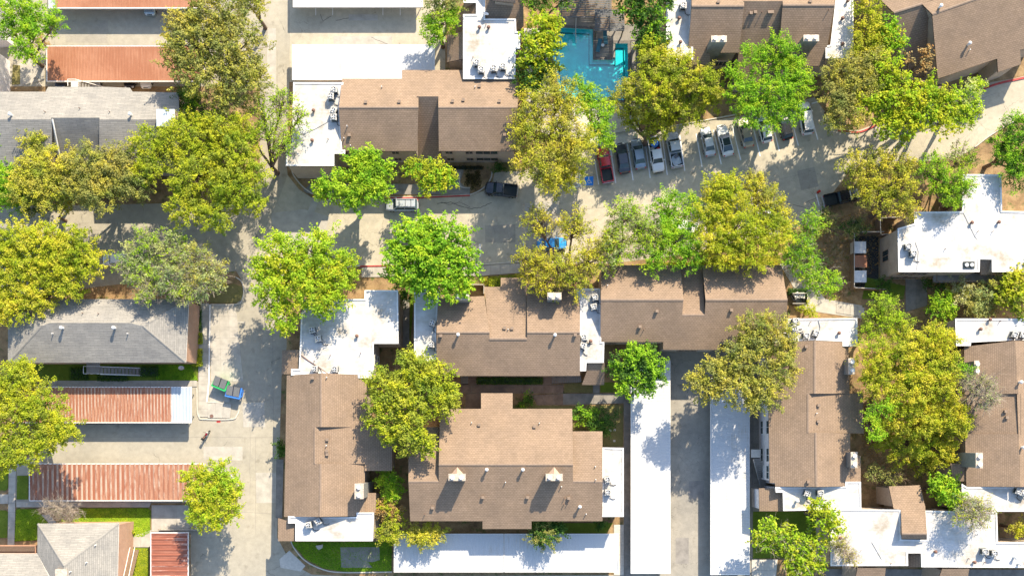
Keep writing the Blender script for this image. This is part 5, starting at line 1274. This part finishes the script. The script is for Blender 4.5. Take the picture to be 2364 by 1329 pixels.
def tree(name, label, cat, lobes, pal, z=7.5, dens=1.0, leaf=.20, group=None, trunk=None, clump=.46, cover=1.0, seed=None, bark='bark', bare=0, zmin=.35, pal2=None):
    """lobes: (u, v, r_px[, z]) as surveyed in the photograph; z = height of the crown's middle"""
    global TREES; TREES += 1; rng = np.random.default_rng(seed or TREES*13+5)
    L = [(P(l[0], l[1], l[3] if len(l) > 3 else z), l[2]/15*(1-z/H)) for l in lobes]
    cx = sum(c.x*r*r for c, r in L)/sum(r*r for c, r in L); cy = sum(c.y*r*r for c, r in L)/sum(r*r for c, r in L)
    if trunk: g = P(*trunk, 0); cx, cy = g.x, g.y
    o = thing(name, label, cat, (cx, cy, 0), group=group)
    cen = []; rad = []; cnt = []; tips = []; axs = []
    for c, r in L:
        sq = min(.75, 3.0/r)
        K = max(5, int(11.0*cover*(r/.62/2)**2*(.62/clump)**1.5)); 
        for k in range(K):
            # sunflower-spread over the upper shell, with jitter, plus some inner clumps
            f = (k+.5)/K; ph = k*2.39996+rng.random()*.9
            q = math.sqrt(f)*1.0; hz = math.sqrt(max(0, 1-q*q*.92))
            j = rng.normal(size=3)*.13*r; j[:2] += (0 if q < .75 else rng.normal()*.10*r)*np.array([math.cos(ph), math.sin(ph)])
            rr = r*(.93+.12*rng.random())
            x = c.x+math.cos(ph)*q*rr*.93+j[0]; y = c.y+math.sin(ph)*q*rr*.93+j[1]
            zz = c.z+sq*r*(hz*.85-.25)+j[2]*.7-(rng.random() < .28)*r*sq*.7*rng.random()
            zz = max(zz, zmin*2)
            R1 = clump*(.65+.75*rng.random())
            av = np.array([math.cos(ph)*q+rng.normal()*.35, math.sin(ph)*q+rng.normal()*.35, .25+rng.normal()*.2]); av /= np.linalg.norm(av)+1e-6; axs.append(av)
            cen.append((x-cx, y-cy, zz)); rad.append(R1); cnt.append(int(dens*100*R1*R1*(.27/leaf)**2)+3)
            if rng.random() < .30+bare: tips.append((Vector((x-cx, y-cy, zz-R1*.3)), c))
    if dens > 0:
        cen = np.array(cen); rad = np.array(rad); cnt = np.array(cnt); axs = np.array(axs)
        if pal2:
            mk = rng.random(len(cen)) < .35
            link('crown', foliage_mesh('crown', cen[mk], rad[mk], cnt[mk], 'leaf_'+pal2, leaf, rng, axes=axs[mk]), o); cen, rad, cnt, axs = cen[~mk], rad[~mk], cnt[~mk], axs[~mk]
        link('crown', foliage_mesh('crown', cen, rad, cnt, 'leaf_'+pal, leaf, rng, axes=axs), o)
    zt = max(c.z for c, r in L); fork = Vector((0, 0, zt*.36)); tr = .10+.02*zt+.012*len(L)
    link('trunk', MB().tube([(0,0,-.1),(.03,.02,.3),(.08,-.05,zt*.2),fork], [tr*1.35,tr*1.05,tr,tr*.85], 8).mesh('trunk',[bark]), o)
    mb = MB()
    for c, r in L:
        hub = Vector((c.x-cx, c.y-cy, c.z-r*.45*min(.75,3/r))); mid_ = fork.lerp(hub, .5)+Vector((rng.normal()*.25, rng.normal()*.25, .35))
        mb.tube([fork, mid_, hub], [tr*.62, tr*.42, tr*.24], 6)
        for tp_, cc in tips:
            if cc is not c: continue
            a0 = mid_.lerp(hub, .3+.7*rng.random()); m1 = a0.lerp(tp_, .5)+Vector((rng.normal()*.18, rng.normal()*.18, .15))
            mb.tube([a0, m1, tp_], [tr*.20, tr*.13, .015], 4)
            if bare:
                for _ in range(int(3*bare)+2):
                    e = tp_+Vector(rng.normal(size=3)*.55)+Vector((0,0,.3)); mb.tube([m1.lerp(tp_, rng.random()), e], [.03, .008], 3)
                    for __ in range(2):
                        mb.tube([tp_.lerp(e, rng.random()), e+Vector(rng.normal(size=3)*.4)], [.016, .006], 3)
    link('branches', mb.mesh('branches',[bark]), o)
    return o
G1 = 'trees standing along the middle road'
T = tree
T('tree','green tree in the top left corner leaning over the rusty carports','tree',[(45,20,52),(20,65,30),(80,62,38),(122,52,30),(60,108,32),(70,130,18)],'green',7,1,trunk=(98,153),pal2='lime')
T('tree','broad olive oak covering the east ends of the rusty carports','tree',[(505,35,72),(450,100,68),(540,110,72),(465,175,60),(560,190,60),(590,165,30),(405,130,38),(420,60,40),(520,235,30)],'olive_dark',9.5,1.0,pal2='olive',leaf=.24)
T('tree','dark green bushy tree between the white dormer and the west road','tree',[(440,232,34),(450,272,34),(470,300,22)],'deep',5.5,1,pal2='green')
T('tree','sparse bright green tree leaning over the north end of the west road','tree',[(602,252,36),(650,232,34),(690,268,28),(618,300,34),(655,335,34),(582,310,24),(672,300,20)],'lime',8,.42,clump=.5,bare=.4,cover=.8,trunk=(640,400))
T('tree','largest yellow-green crown beside the west road, east of the olive row','tree',[(350,335,48),(430,320,58),(500,305,50),(545,355,58),(450,400,68),(545,430,62),(500,495,45),(430,480,45),(590,400,34),(590,470,26),(345,390,40),(560,300,35)],'yellowgreen',9,1,pal2='oakgreen')
T('tree','small round feathery tree standing alone over the grey shingles','tree',[(82,332,34)],'olive',6.5,.7,pal2='gold')
T('tree','dusty gold tree left in the row south of the long grey roof','tree',[(70,395,40),(120,390,52),(110,440,48),(50,440,38),(160,405,40)],'olive',8,.95,pal2='gold')
T('tree','olive tree in the middle of the row south of the long grey roof','tree',[(205,385,55),(250,400,52),(230,440,52),(285,370,40),(310,420,45),(180,435,38)],'olive_dark',8.5,1,pal2='olive')
T('tree','small olive tree with two bent trunks casting thin shadows on the lane','tree',[(150,465,30)],'olive',5.5,.8,trunk=(152,510),pal2='gold')
T('tree','olive shrub tree low at the lane edge, left of the two-stemmed tree','tree',[(78,470,32),(60,455,22)],'olive_dark',4.5,.9,pal2='olive')
T('tree','vivid green tree cut by the left edge above the lane','tree',[(12,415,40),(25,455,34),(-25,440,45),(2,320,14)],'green',6,1)
T('tree','golden-green crown south of the lane at the far left','tree',[(40,560,50),(110,555,48),(175,570,48),(205,610,40),(130,600,52),(-10,590,50),(60,610,45)],'yellowgreen',8,1,pal2='gold')
T('tree','yellow tree over the north west corner of the grey hipped roof','tree',[(30,650,52),(80,690,45),(25,710,42),(150,655,42),(-20,700,50),(95,640,40),(175,665,24)],'gold',7.5,1,pal2='yellowgreen')
T('tree','grey-green thin-leaved tree over the east part of the grey hipped roof','tree',[(340,570,46),(400,575,45),(330,630,45),(395,640,48),(300,605,34),(345,670,34),(420,670,34)],'sage',8,.55,clump=.5,bare=.5,pal2='lime',bark='bark_pale')
T('tree','pale thinning tree just west of the small kerbed island','tree',[(450,600,42),(490,620,34),(470,655,42),(505,655,20),(440,640,38)],'sage',8,.55,clump=.5,bare=.5,pal2='olive',bark='bark_pale')
T('tree','lime tree with a wide crown at the west end of the road row','tree',[(650,590,58),(735,585,58),(785,640,46),(700,650,72),(625,665,48),(650,725,40),(755,690,45),(665,755,18),(800,600,25),(600,620,25)],'lime',9,.95,group=G1,pal2='yellowgreen',leaf=.25,clump=.55)
T('tree','dense bright green maple east of the lime tree on the road row','tree',[(955,558,56),(1035,560,56),(918,605,42),(1000,610,70),(1070,612,44),(1010,655,48),(960,640,40),(1060,660,32),(990,520,28)],'green',9,1.15,group=G1,leaf=.30,pal2='lime')
T('tree','thin golden tree over the bright blue car','tree',[(1240,512,38),(1325,520,40),(1225,600,40),(1285,620,46),(1360,600,42),(1395,570,28),(1260,655,36),(1330,645,40),(1230,640,28)],'gold',8,.55,clump=.5,bare=.5,group=G1,pal2='gold',trunk=(1310,640))
T('tree','feathery light green tree south of the blue accessible bay','tree',[(1440,498,40),(1480,525,40),(1425,570,38),(1500,560,40),(1400,600,32),(1410,540,24)],'lime',8,.6,clump=.5,bare=.35,group=G1,pal2='sage')
T('tree','deep green tree between the feathery and the golden-green crowns south of the lot','tree',[(1545,478,42),(1560,555,55),(1510,590,40),(1590,590,36),(1535,520,34),(1600,470,24)],'green',8,.8,group=G1,pal2='lime')
T('tree','large golden-green crown north of the long brown block','tree',[(1680,455,52),(1635,500,45),(1700,530,62),(1640,560,44),(1745,580,48),(1690,590,38),(1780,540,48),(1660,410+20,36)],'yellowgreen',8.5,1,group=G1,pal2='gold')
T('tree','loose golden tree above a hidden white car, right of the large golden-green crown','tree',[(1745,440,40),(1775,475,40),(1800,510,32),(1735,415,24)],'gold',7.5,.75,clump=.5,bare=.3,group=G1,pal2='olive')
T('tree','bright green slender tree beyond the east end of the long brown block','tree',[(1870,520,32),(1850,570,38),(1865,620,32),(1915,655,32),(1880,660,26),(1830,600,24)],'green',7,.75,clump=.5,pal2='lime',bare=.2,bark='bark_pale')
T('tree','dark feathery shrub tree by the walled service yard','tree',[(1905,508,28),(1960,530,26),(1985,520,20),(1890,530,18)],'olive_dark',4.5,.6,bare=.2,pal2='deep')
T('tree','yellow-lime tree between the pool and the white roof, northern one','tree',[(1250,70,42),(1243,118,42),(1278,58,24),(1278,105,22)],'yellowgreen',8,1.05,leaf=.34,pal2='lime')
T('tree','darker green tree west of the pool below the yellow-lime one','tree',[(1235,165,42),(1225,200,30),(1265,160,30)],'deep',7,1,leaf=.3,pal2='yellowgreen')
T('tree','large loose gold tree south west of the pool','tree',[(1232,250,44),(1290,215,42),(1225,320,44),(1300,300,46),(1262,385,52),(1330,350,42),(1262,425,26),(1310,250,36),(1200,290,26),(1205,380,30)],'gold',9.5,.72,clump=.52,bare=.3,pal2='olive')
T('tree','gold tree behind the accessible bay, south of the green pool tree','tree',[(1322,388,32),(1352,322,28),(1300,410,38),(1300,360,36)],'gold',8,.85,pal2='yellowgreen')
T('tree','vivid green narrow tree at the south edge of the pool','tree',[(1358,215,28),(1392,255,30),(1385,300,32),(1350,245,28),(1400,330,20),(1335,190,16)],'green',7,1,pal2='lime')
T('tree','large yellow-green tree over the middle of the north parking row','tree',[(1505,130,42),(1555,165,52),(1620,195,46),(1505,210,60),(1580,245,55,5.5),(1445,230,44,6),(1515,285,42,4.5),(1455,272,28,4.5),(1640,230,28,5.5)],'yellowgreen',7.5,1,pal2='olive',trunk=(1485,335))
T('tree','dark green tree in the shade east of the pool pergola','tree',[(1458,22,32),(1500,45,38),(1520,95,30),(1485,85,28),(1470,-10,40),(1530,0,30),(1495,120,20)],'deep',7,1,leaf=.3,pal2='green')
T('tree','bright green spreading tree over the right-hand parking row','tree',[(1740,140,40),(1800,120,42),(1845,195,38),(1715,215,42),(1790,225,55),(1730,262,34),(1825,150,34),(1825,255,30),(1775,285,24),(1660+30,170,20)],'green',8.5,1,pal2='lime',trunk=(1790,240),bark='bark_pale')
T('tree','narrow yellow tree beside the right white roof at the top','tree',[(2003,15,32),(2005,70,36),(1990,110,28),(2025,105,30)],'gold',8,.9,pal2='yellowgreen')
T('tree','glossy green tree touching the turned block','tree',[(2045,90,32),(2075,100,22),(2050,60,22)],'green',8,.8,leaf=.33,pal2='yellowgreen')
T('tree','olive tree east of the parking row and south of the top right white roof','tree',[(1945,165,45),(1990,200,45),(1930,220,42),(1960,260,45),(2010,150,36),(1925,280,24)],'olive_dark',9,1,pal2='olive')
T('tree','big lime tree spreading in front of the turned block','tree',[(2040,170,45),(2065,230,55),(2010,240,44),(2130,245,48),(2090,285,45),(2175,280,34),(2055,290,34),(2150,210,30),(2190,240,30)],'yellowgreen',9,.95,leaf=.32,pal2='lime',trunk=(2150,220))
T('tree','light green tree at the eastern tip of the drive beside the turned block','tree',[(2225,235,44),(2252,195,20),(2215,275,32),(2245,255,26)],'lime',7.5,.75,leaf=.3,pal2='sage')
T('tree','small rusty-leaved tree inside the shaded slot of the turned block','tree',[(2138,125,16),(2135,155,16),(2100,140,12)],'rusty',7.5,.6,leaf=.3,clump=.4)
T('tree','dark leaved green tree on the right edge above the drive','tree',[(2345,295,38),(2310,330,32),(2350,350,44),(2350,400,36),(2330,370,34)],'green',7.5,1,pal2='deep')
T('tree','golden-olive tree over the black pickup','tree',[(1985,385,42),(2040,380,42),(2075,430,46),(2000,430,42),(2095,485,28),(2035,465,36),(2090,385,30)],'gold',8,.75,clump=.5,bare=.3,pal2='olive',trunk=(2010,500))
T('tree','lime tree against the north west corner of the T-shaped white roof','tree',[(2150,395,40),(2205,430,38),(2195,455,28),(2240,430,14),(2170,430,30)],'lime',8,.85,clump=.5,bare=.2,pal2='green',trunk=(2155,500))
T('tree','small light tree by the drive north of the T-shaped white roof','tree',[(2212,372,34),(2240,365,18)],'lime',6,.55,clump=.45,bare=.4,pal2='sage')
T('shrub','round vivid green ball shrub between the two white roofs on the right','shrub',[(2175,710,34)],'lime',3.5,1.2,pal2='green',leaf=.22)
T('shrub','pale variegated shrub south of the balcony','shrub',[(2215,672,30),(2240,690,20)],'pale',3.5,.8,pal2='olive')
T('shrub','olive shrub tree right of the pale variegated one','shrub',[(2275,695,36),(2300,665,30),(2255,715,24)],'olive_dark',4.5,.9,pal2='sage')
T('tree','gold-leaved broad tree cut by the right edge south of the balcony','tree',[(2335,660,36),(2355,700,40),(2350,630,26),(2320,690,24)],'yellowgreen',6,1,leaf=.36,pal2='olive')
T('tree','light lime tree north of the huge yellow crown','tree',[(2040,728,44),(2075,765,36),(2010,760,28),(2030,700,24)],'lime',7.5,.75,clump=.5,bare=.3,pal2='oakgreen')
T('tree','huge yellow crown, northern half, east of the two-chimney block','tree',[(2020,830,46),(2085,810,50),(2150,785,42),(2180,830,34),(2130,860,50),(2035,890,42),(2100,900,50),(2175,890,42),(2190,780,22),(2005,870,24)],'gold',9,.95,pal2='yellowgreen')
T('tree','yellow crown, southern half, reaching the brown entrance roof','tree',[(2060,960,46),(2130,960,55),(2195,950,45),(2215,985,28),(2090,1020,55,5),(2165,1030,48,5),(2130,1065,34,3.5),(2040,1010,30,4),(2195,1060,22,3.5)],'gold',7.5,1,pal2='yellowgreen')
T('tree','small green tree tucked at the west side of the yellow crowns','tree',[(2020,1000,22),(2045,940,24),(2010,960,18),(2095,870,14)],'green',9.5,.8,pal2='lime')
T('tree','dull olive tree low behind the two-chimney block','tree',[(2060,1100,26),(2015,1090,20)],'olive_dark',4,.6,bare=.3)
T('tree','wide olive oak over the north ends of the two alley carports','tree',[(1740,760,44),(1790,770,44),(1715,825,52),(1800,845,48),(1650,865,42),(1700,890,50),(1765,905,45),(1606,880,26),(1740,930,26),(1640,900,30),(1820,800,24)],'olive',9.5,1,pal2='olive_dark',leaf=.23)
T('tree','compact rich green tree at the head of the left alley carport','tree',[(1482,830,40),(1438,850,32),(1505,858,40),(1450,885,34),(1490,890,30),(1460,815,24)],'green',7,1.15,pal2='deep',leaf=.25)
T('tree','dense yellow-green tree in the courtyard between the two brown blocks','tree',[(955,845,42),(890,890,44),(1000,875,46),(940,925,58),(1020,925,40),(880,950,44),(945,995,50),(985,1030,28),(1035,910,26),(900,1000,26)],'oakgreen',9,1.1,pal2='yellowgreen',leaf=.25,clump=.52)
T('shrub','green shrub, topmost in the row along the east side of the long west block','shrub',[(895,1110,28),(905,1138,24)],'green',4,.9,pal2='lime')
T('shrub','rosy brown shrub in the middle of the row east of the long west block','shrub',[(890,1172,26),(912,1185,22)],'rusty',4,.9,pal2='yellowgreen')
T('shrub','yellow shrub at the foot of the row beside the bottom left white roof','shrub',[(905,1212,26),(888,1230,20),(912,1240,18)],'yellowgreen',4,1,pal2='olive')
T('shrub','golden feathery shrub overhanging the left bottom carport','shrub',[(955,1232,24),(985,1238,28),(1015,1230,20)],'gold',3.8,1,pal2='olive')
T('tree','dark round tree overhanging the right bottom carport','tree',[(1263,1228,38),(1245,1240,20),(1290,1215,18)],'deep',4,1,pal2='olive_dark',leaf=.2)
T('tree','big yellow-green tree over the west end of the striped rust carport','tree',[(45,880,46),(95,930,52),(35,960,56),(135,985,46),(65,1040,46),(0,900,46),(5,1050,45),(150,1000,30),(60,850,25),(110,1020,30)],'yellowgreen',9,1,pal2='oakgreen')
T('tree','round yellow-green tree by the west road at the east end of the second striped carport','tree',[(448,1098,30),(500,1088,32),(530,1125,32),(470,1145,42),(530,1175,34),(470,1190,34),(500,1210,18),(495,1130,30)],'yellowgreen',6.5,1,pal2='lime')
T('tree','leafless grey bush at the corner of the bottom left grey roof','tree',[(125,1170,26),(165,1178,24),(150,1195,20)],'sage',4,0,bare=1.2,bark='bark_pale')
T('tree','lime tree with pale limbs on the shaded lawn by the bottom right white roof','tree',[(1785,1235,38),(1835,1265,42),(1860,1295,40),(1755,1245,22),(1885,1250,30),(1840,1310,30)],'lime',7,.85,leaf=.33,clump=.5,pal2='yellowgreen',bark='bark_pale',bare=.2)
T('tree','yellow-lime tree straddling the west edge of the bottom right white roof','tree',[(1900,1190,34),(1925,1215,24),(1880,1160,16)],'yellowgreen',8,.85,leaf=.33,clump=.5,pal2='lime')
T('tree','nearly bare twiggy tree over the west part of the bottom right white roof','tree',[(1940,1262,24),(1965,1285,20)],'olive',8,.28,clump=.35,bare=.9,bark='bark_pale')
T('tree','bright green dense crown right of the brown entrance roof','tree',[(2180,1130,34),(2205,1155,26),(2160,1115,20)],'lime',6.5,1.1,leaf=.3,pal2='green')
T('tree','airy tree with yellowish leaves over the bottom right white roof','tree',[(2250,1195,30),(2270,1175,26),(2235,1160,22),(2215,1190,20)],'sage',9,.32,clump=.42,bare=.8,pal2='yellowgreen',bark='bark_pale',trunk=(2170,1150))
T('tree','leafless pale tree over the far right brown block','tree',[(2265,895,34),(2230,880,20),(2290,920,20),(2270,940,12)],'sage',9,.16,clump=.4,bare=1.0,bark='bark_pale',trunk=(2205,905))
T('tree','small fresh green tree beside the upper white chimney at the right','tree',[(2235,855,18),(2215,850,10)],'green',8.5,.9,clump=.4)
T('tree','bright apple-green tree in front of the north centre block','tree',[(828,375,34),(880,395,34),(775,432,42),(845,425,48),(880,440,30),(815,462,26),(735,440,18),(855,365,24)],'lime',8,1.15,pal2='green',leaf=.26)
T('tree','smaller green tree right of the apple-green one, in front of the north centre block','tree',[(955,392,24),(1000,400,34),(1025,420,26),(990,430,22),(1040,405,14)],'yellowgreen',6.5,1.1,pal2='green',leaf=.25)
T('tree','bright green tree between the top white carport and the lean-to','tree',[(1022,48,36),(1000,82,28),(990,55,20),(1045,35,16)],'lime',7,1.1,pal2='green')
T('tree','grey-olive tree at the top edge behind the bright green one','tree',[(1010,8,34),(1045,0,26)],'olive_dark',7.5,.9,pal2='sage')
T('tree','dark green tree at the top edge left of the pool roof','tree',[(1250,5,26),(1300,-2,26),(1225,0,20)],'deep',7,1,pal2='green')
T('tree','olive tree peeping in at the top right of the west road','tree',[(570,5,34),(600,15,20)],'olive',7.5,.9)
T('shrub','dark green glossy shrub in the courtyard corner by the largest roof','shrub',[(1345,958,24),(1375,985,22),(1365,960,18)],'deep',2.6,1.1,pal2='green',leaf=.24)
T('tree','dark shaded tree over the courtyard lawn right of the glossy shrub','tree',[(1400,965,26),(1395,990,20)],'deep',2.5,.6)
T('tree','dark green ball tree between the long west block and the west road','tree',[(648,1030,14),(650,1045,9)],'deep',1.8,1.1,leaf=.2)
T('tree','clump of tall greenery in the gap between the white roofs, under the maple','tree',[(930,660,24),(935,685,18)],'deep',2.5,.8,pal2='green')
T('tree','leafy tree inside the bottom right courtyard opening','tree',[(2345,1215,20),(2360,1225,16)],'olive',4.5,.8,pal2='yellowgreen')
T('shrub','yellow-green bush beside the small black fence','shrub',[(1866,718,18)],'yellowgreen',1.5,1)
T('tree','dry ochre shrubs left of the rusty carport','shrub',[(100,100,18)],'rusty',1.5,.7)
T('shrub','dry grassy bush beneath the green tree south of the service path','shrub',[(1880,640,22),(1900,600,18)],'sage',1.0,.5)
T('tree','dark green tree low behind the balcony posts','shrub',[(2170,662,18),(2140,655,14)],'deep',2,.8)
T('tree','tuft palm at the south west corner of the T-shaped block','shrub',[(2040,655,18)],'deep',2,.9)
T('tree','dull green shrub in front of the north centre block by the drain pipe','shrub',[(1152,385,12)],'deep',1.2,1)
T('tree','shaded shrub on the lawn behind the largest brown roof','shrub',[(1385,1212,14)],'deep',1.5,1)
T('tree','courtyard shrub west of the bent path','shrub',[(1218,925,14),(1205,932,10)],'deep',1.0,1,pal2='green')
T('tree','brownish round hedge ball on the small kerbed island','shrub',[(1092,415,19)],'brownish',1.0,1.6,leaf=.18)
T('tree','tall tree rising beyond the top edge, shading the plank roof north of the pool','tree',[(1300,-95,55),(1370,-100,55),(1430,-85,48),(1340,-60,30),(1400,-130,50)],'deep',8.5,1.1,pal2='green')
# clipped hedges
def hedge(label, x0, y0, x1, y1, z, pal, leaf=.14):
    a, c = P(x0,y0,z), P(x1,y1,z); o = thing('hedge', label, 'hedge', ((a.x+c.x)/2,(a.y+c.y)/2,0)); rng = np.random.default_rng(int(x0*7+y0))
    nx, ny = max(1,int((c.x-a.x)/.4)), max(1,int((a.y-c.y)/.4)); cen = []
    for i in range(nx):
        for j in range(ny):
            for zz in (.3, .62): cen.append((a.x+(c.x-a.x)*(i+.5)/nx-o.location.x, c.y+(a.y-c.y)*(j+.5)/ny-o.location.y, z*zz+rng.normal()*.04))
    cen = np.array(cen); k = len(cen); link('foliage', foliage_mesh('foliage', cen, np.full(k,.33), np.full(k,42), 'leaf_'+pal, leaf, rng), o)
    hx, hy = (c.x-a.x)/2-.15, (a.y-c.y)/2-.15; link('stems', MB().box(-hx,hx,-hy,hy,0,z*.5).mesh('stems',['trim_green']), o)
hedge('long clipped hedge along the south wall of the middle block',1101,870,1253,886,1.0,'deep')
hedge('upper clipped hedge beside the orange brick east wall',449,766,464,793,1.0,'yellowgreen'); hedge('lower clipped hedge beside the orange brick east wall, above the lawn',442,804,464,844,1.0,'yellowgreen')
hedge('rounded hedge block east of the outdoor stair foot',321,845,362,868,.9,'deep'); hedge('hedge strip below the outdoor stair',221,862,290,878,.9,'deep')
hedge('dark square hedge west of the outdoor stair',158,848,200,876,.8,'deep')
hedge('clipped hedge along the north wall of the bottom left grey roof',190,1202,298,1214,.8,'yellowgreen'); hedge('small square hedge at the foot of the timber stair',294,1222,307,1234,1.0,'yellowgreen')
hedge('square bright hedge beside the middle block patio',1128,642,1155,661,1.0,'yellowgreen')
hedge('clipped green hedge north of the small black fence',1822,664,1866,680,1.0,'deep')
hedge('shaded hedge strip along the pavement in front of the north centre block',1040,380,1115,391,.6,'brownish')
hedge('tall grassy hedge between the brick wall and the pavement at the left',447,702,463,762,.8,'deep')

# fallen leaves and grass tufts
rng = np.random.default_rng(3)
def scatter(name, poly, n, mat, leaf, z, label, cat):
    xy = gxy(poly); xs = [p[0] for p in xy]; ys = [p[1] for p in xy]; out = []
    while len(out) < n:
        x, y = random.uniform(min(xs),max(xs)), random.uniform(min(ys),max(ys))
        if inside(xy, x, y): out.append((x,y,z))
    c = np.array(out); me = foliage_mesh(name, c, np.full(n,.10), np.full(n,4), mat, leaf, rng, 1.0, .3)
    o = bpy.data.objects.new(name, me); COL.objects.link(o); o['kind'] = 'stuff'; o['label'] = label; o['category'] = cat
scatter('grass', [(670,1250),(904,1250),(904,1317),(795,1318),(745,1310),(705,1288),(682,1262)], 5000, 'leaf_green', .10, .10, 'short green grass on the shaded lawn at the bottom left', 'grass')
scatter('grass', [(115,1174),(345,1173),(346,1228),(330,1238),(306,1238),(274,1205),(140,1205)], 5000, 'leaf_lime', .10, .10, 'bright short grass north of the bottom left grey roof', 'grass')
scatter('grass', [(38,1176),(84,1175),(110,1205),(86,1212),(84,1245),(36,1246)], 2500, 'leaf_lime', .10, .10, 'bright short grass patch beside the narrow path', 'grass')
scatter('grass', [(305,1266),(342,1266),(342,1400),(300,1400)], 2000, 'leaf_yellowgreen', .10, .10, 'patchy grass left of the small dark red carport', 'grass')
scatter('grass', [(360,842),(440,842),(456,876),(362,876)], 2500, 'leaf_green', .10, .10, 'shaded grass east of the outdoor stair', 'grass')
scatter('fallen_leaves', [(1780,560),(2000,480),(2080,540),(1960,700),(1800,640)], 2500, 'leaf_rusty', .12, .05, 'dry fallen leaves on the soil by the service yard', 'leaves')
scatter('fallen_leaves', [(1990,760),(2220,740),(2220,1110),(1990,1110)], 5000, 'leaf_rusty', .12, .03, 'dry leaf litter under the yellow crowns', 'leaves')
scatter('fallen_leaves', [(1110,640),(1400,615),(1800,590),(1800,612),(1390,612),(1110,660)], 3000, 'leaf_gold', .12, .08, 'yellow leaf litter along the north side of the brown blocks', 'leaves')
print('objects', len(bpy.data.objects), 'tris', sum(len(o.data.polygons)*2 for o in bpy.data.objects if o.type=='MESH'))
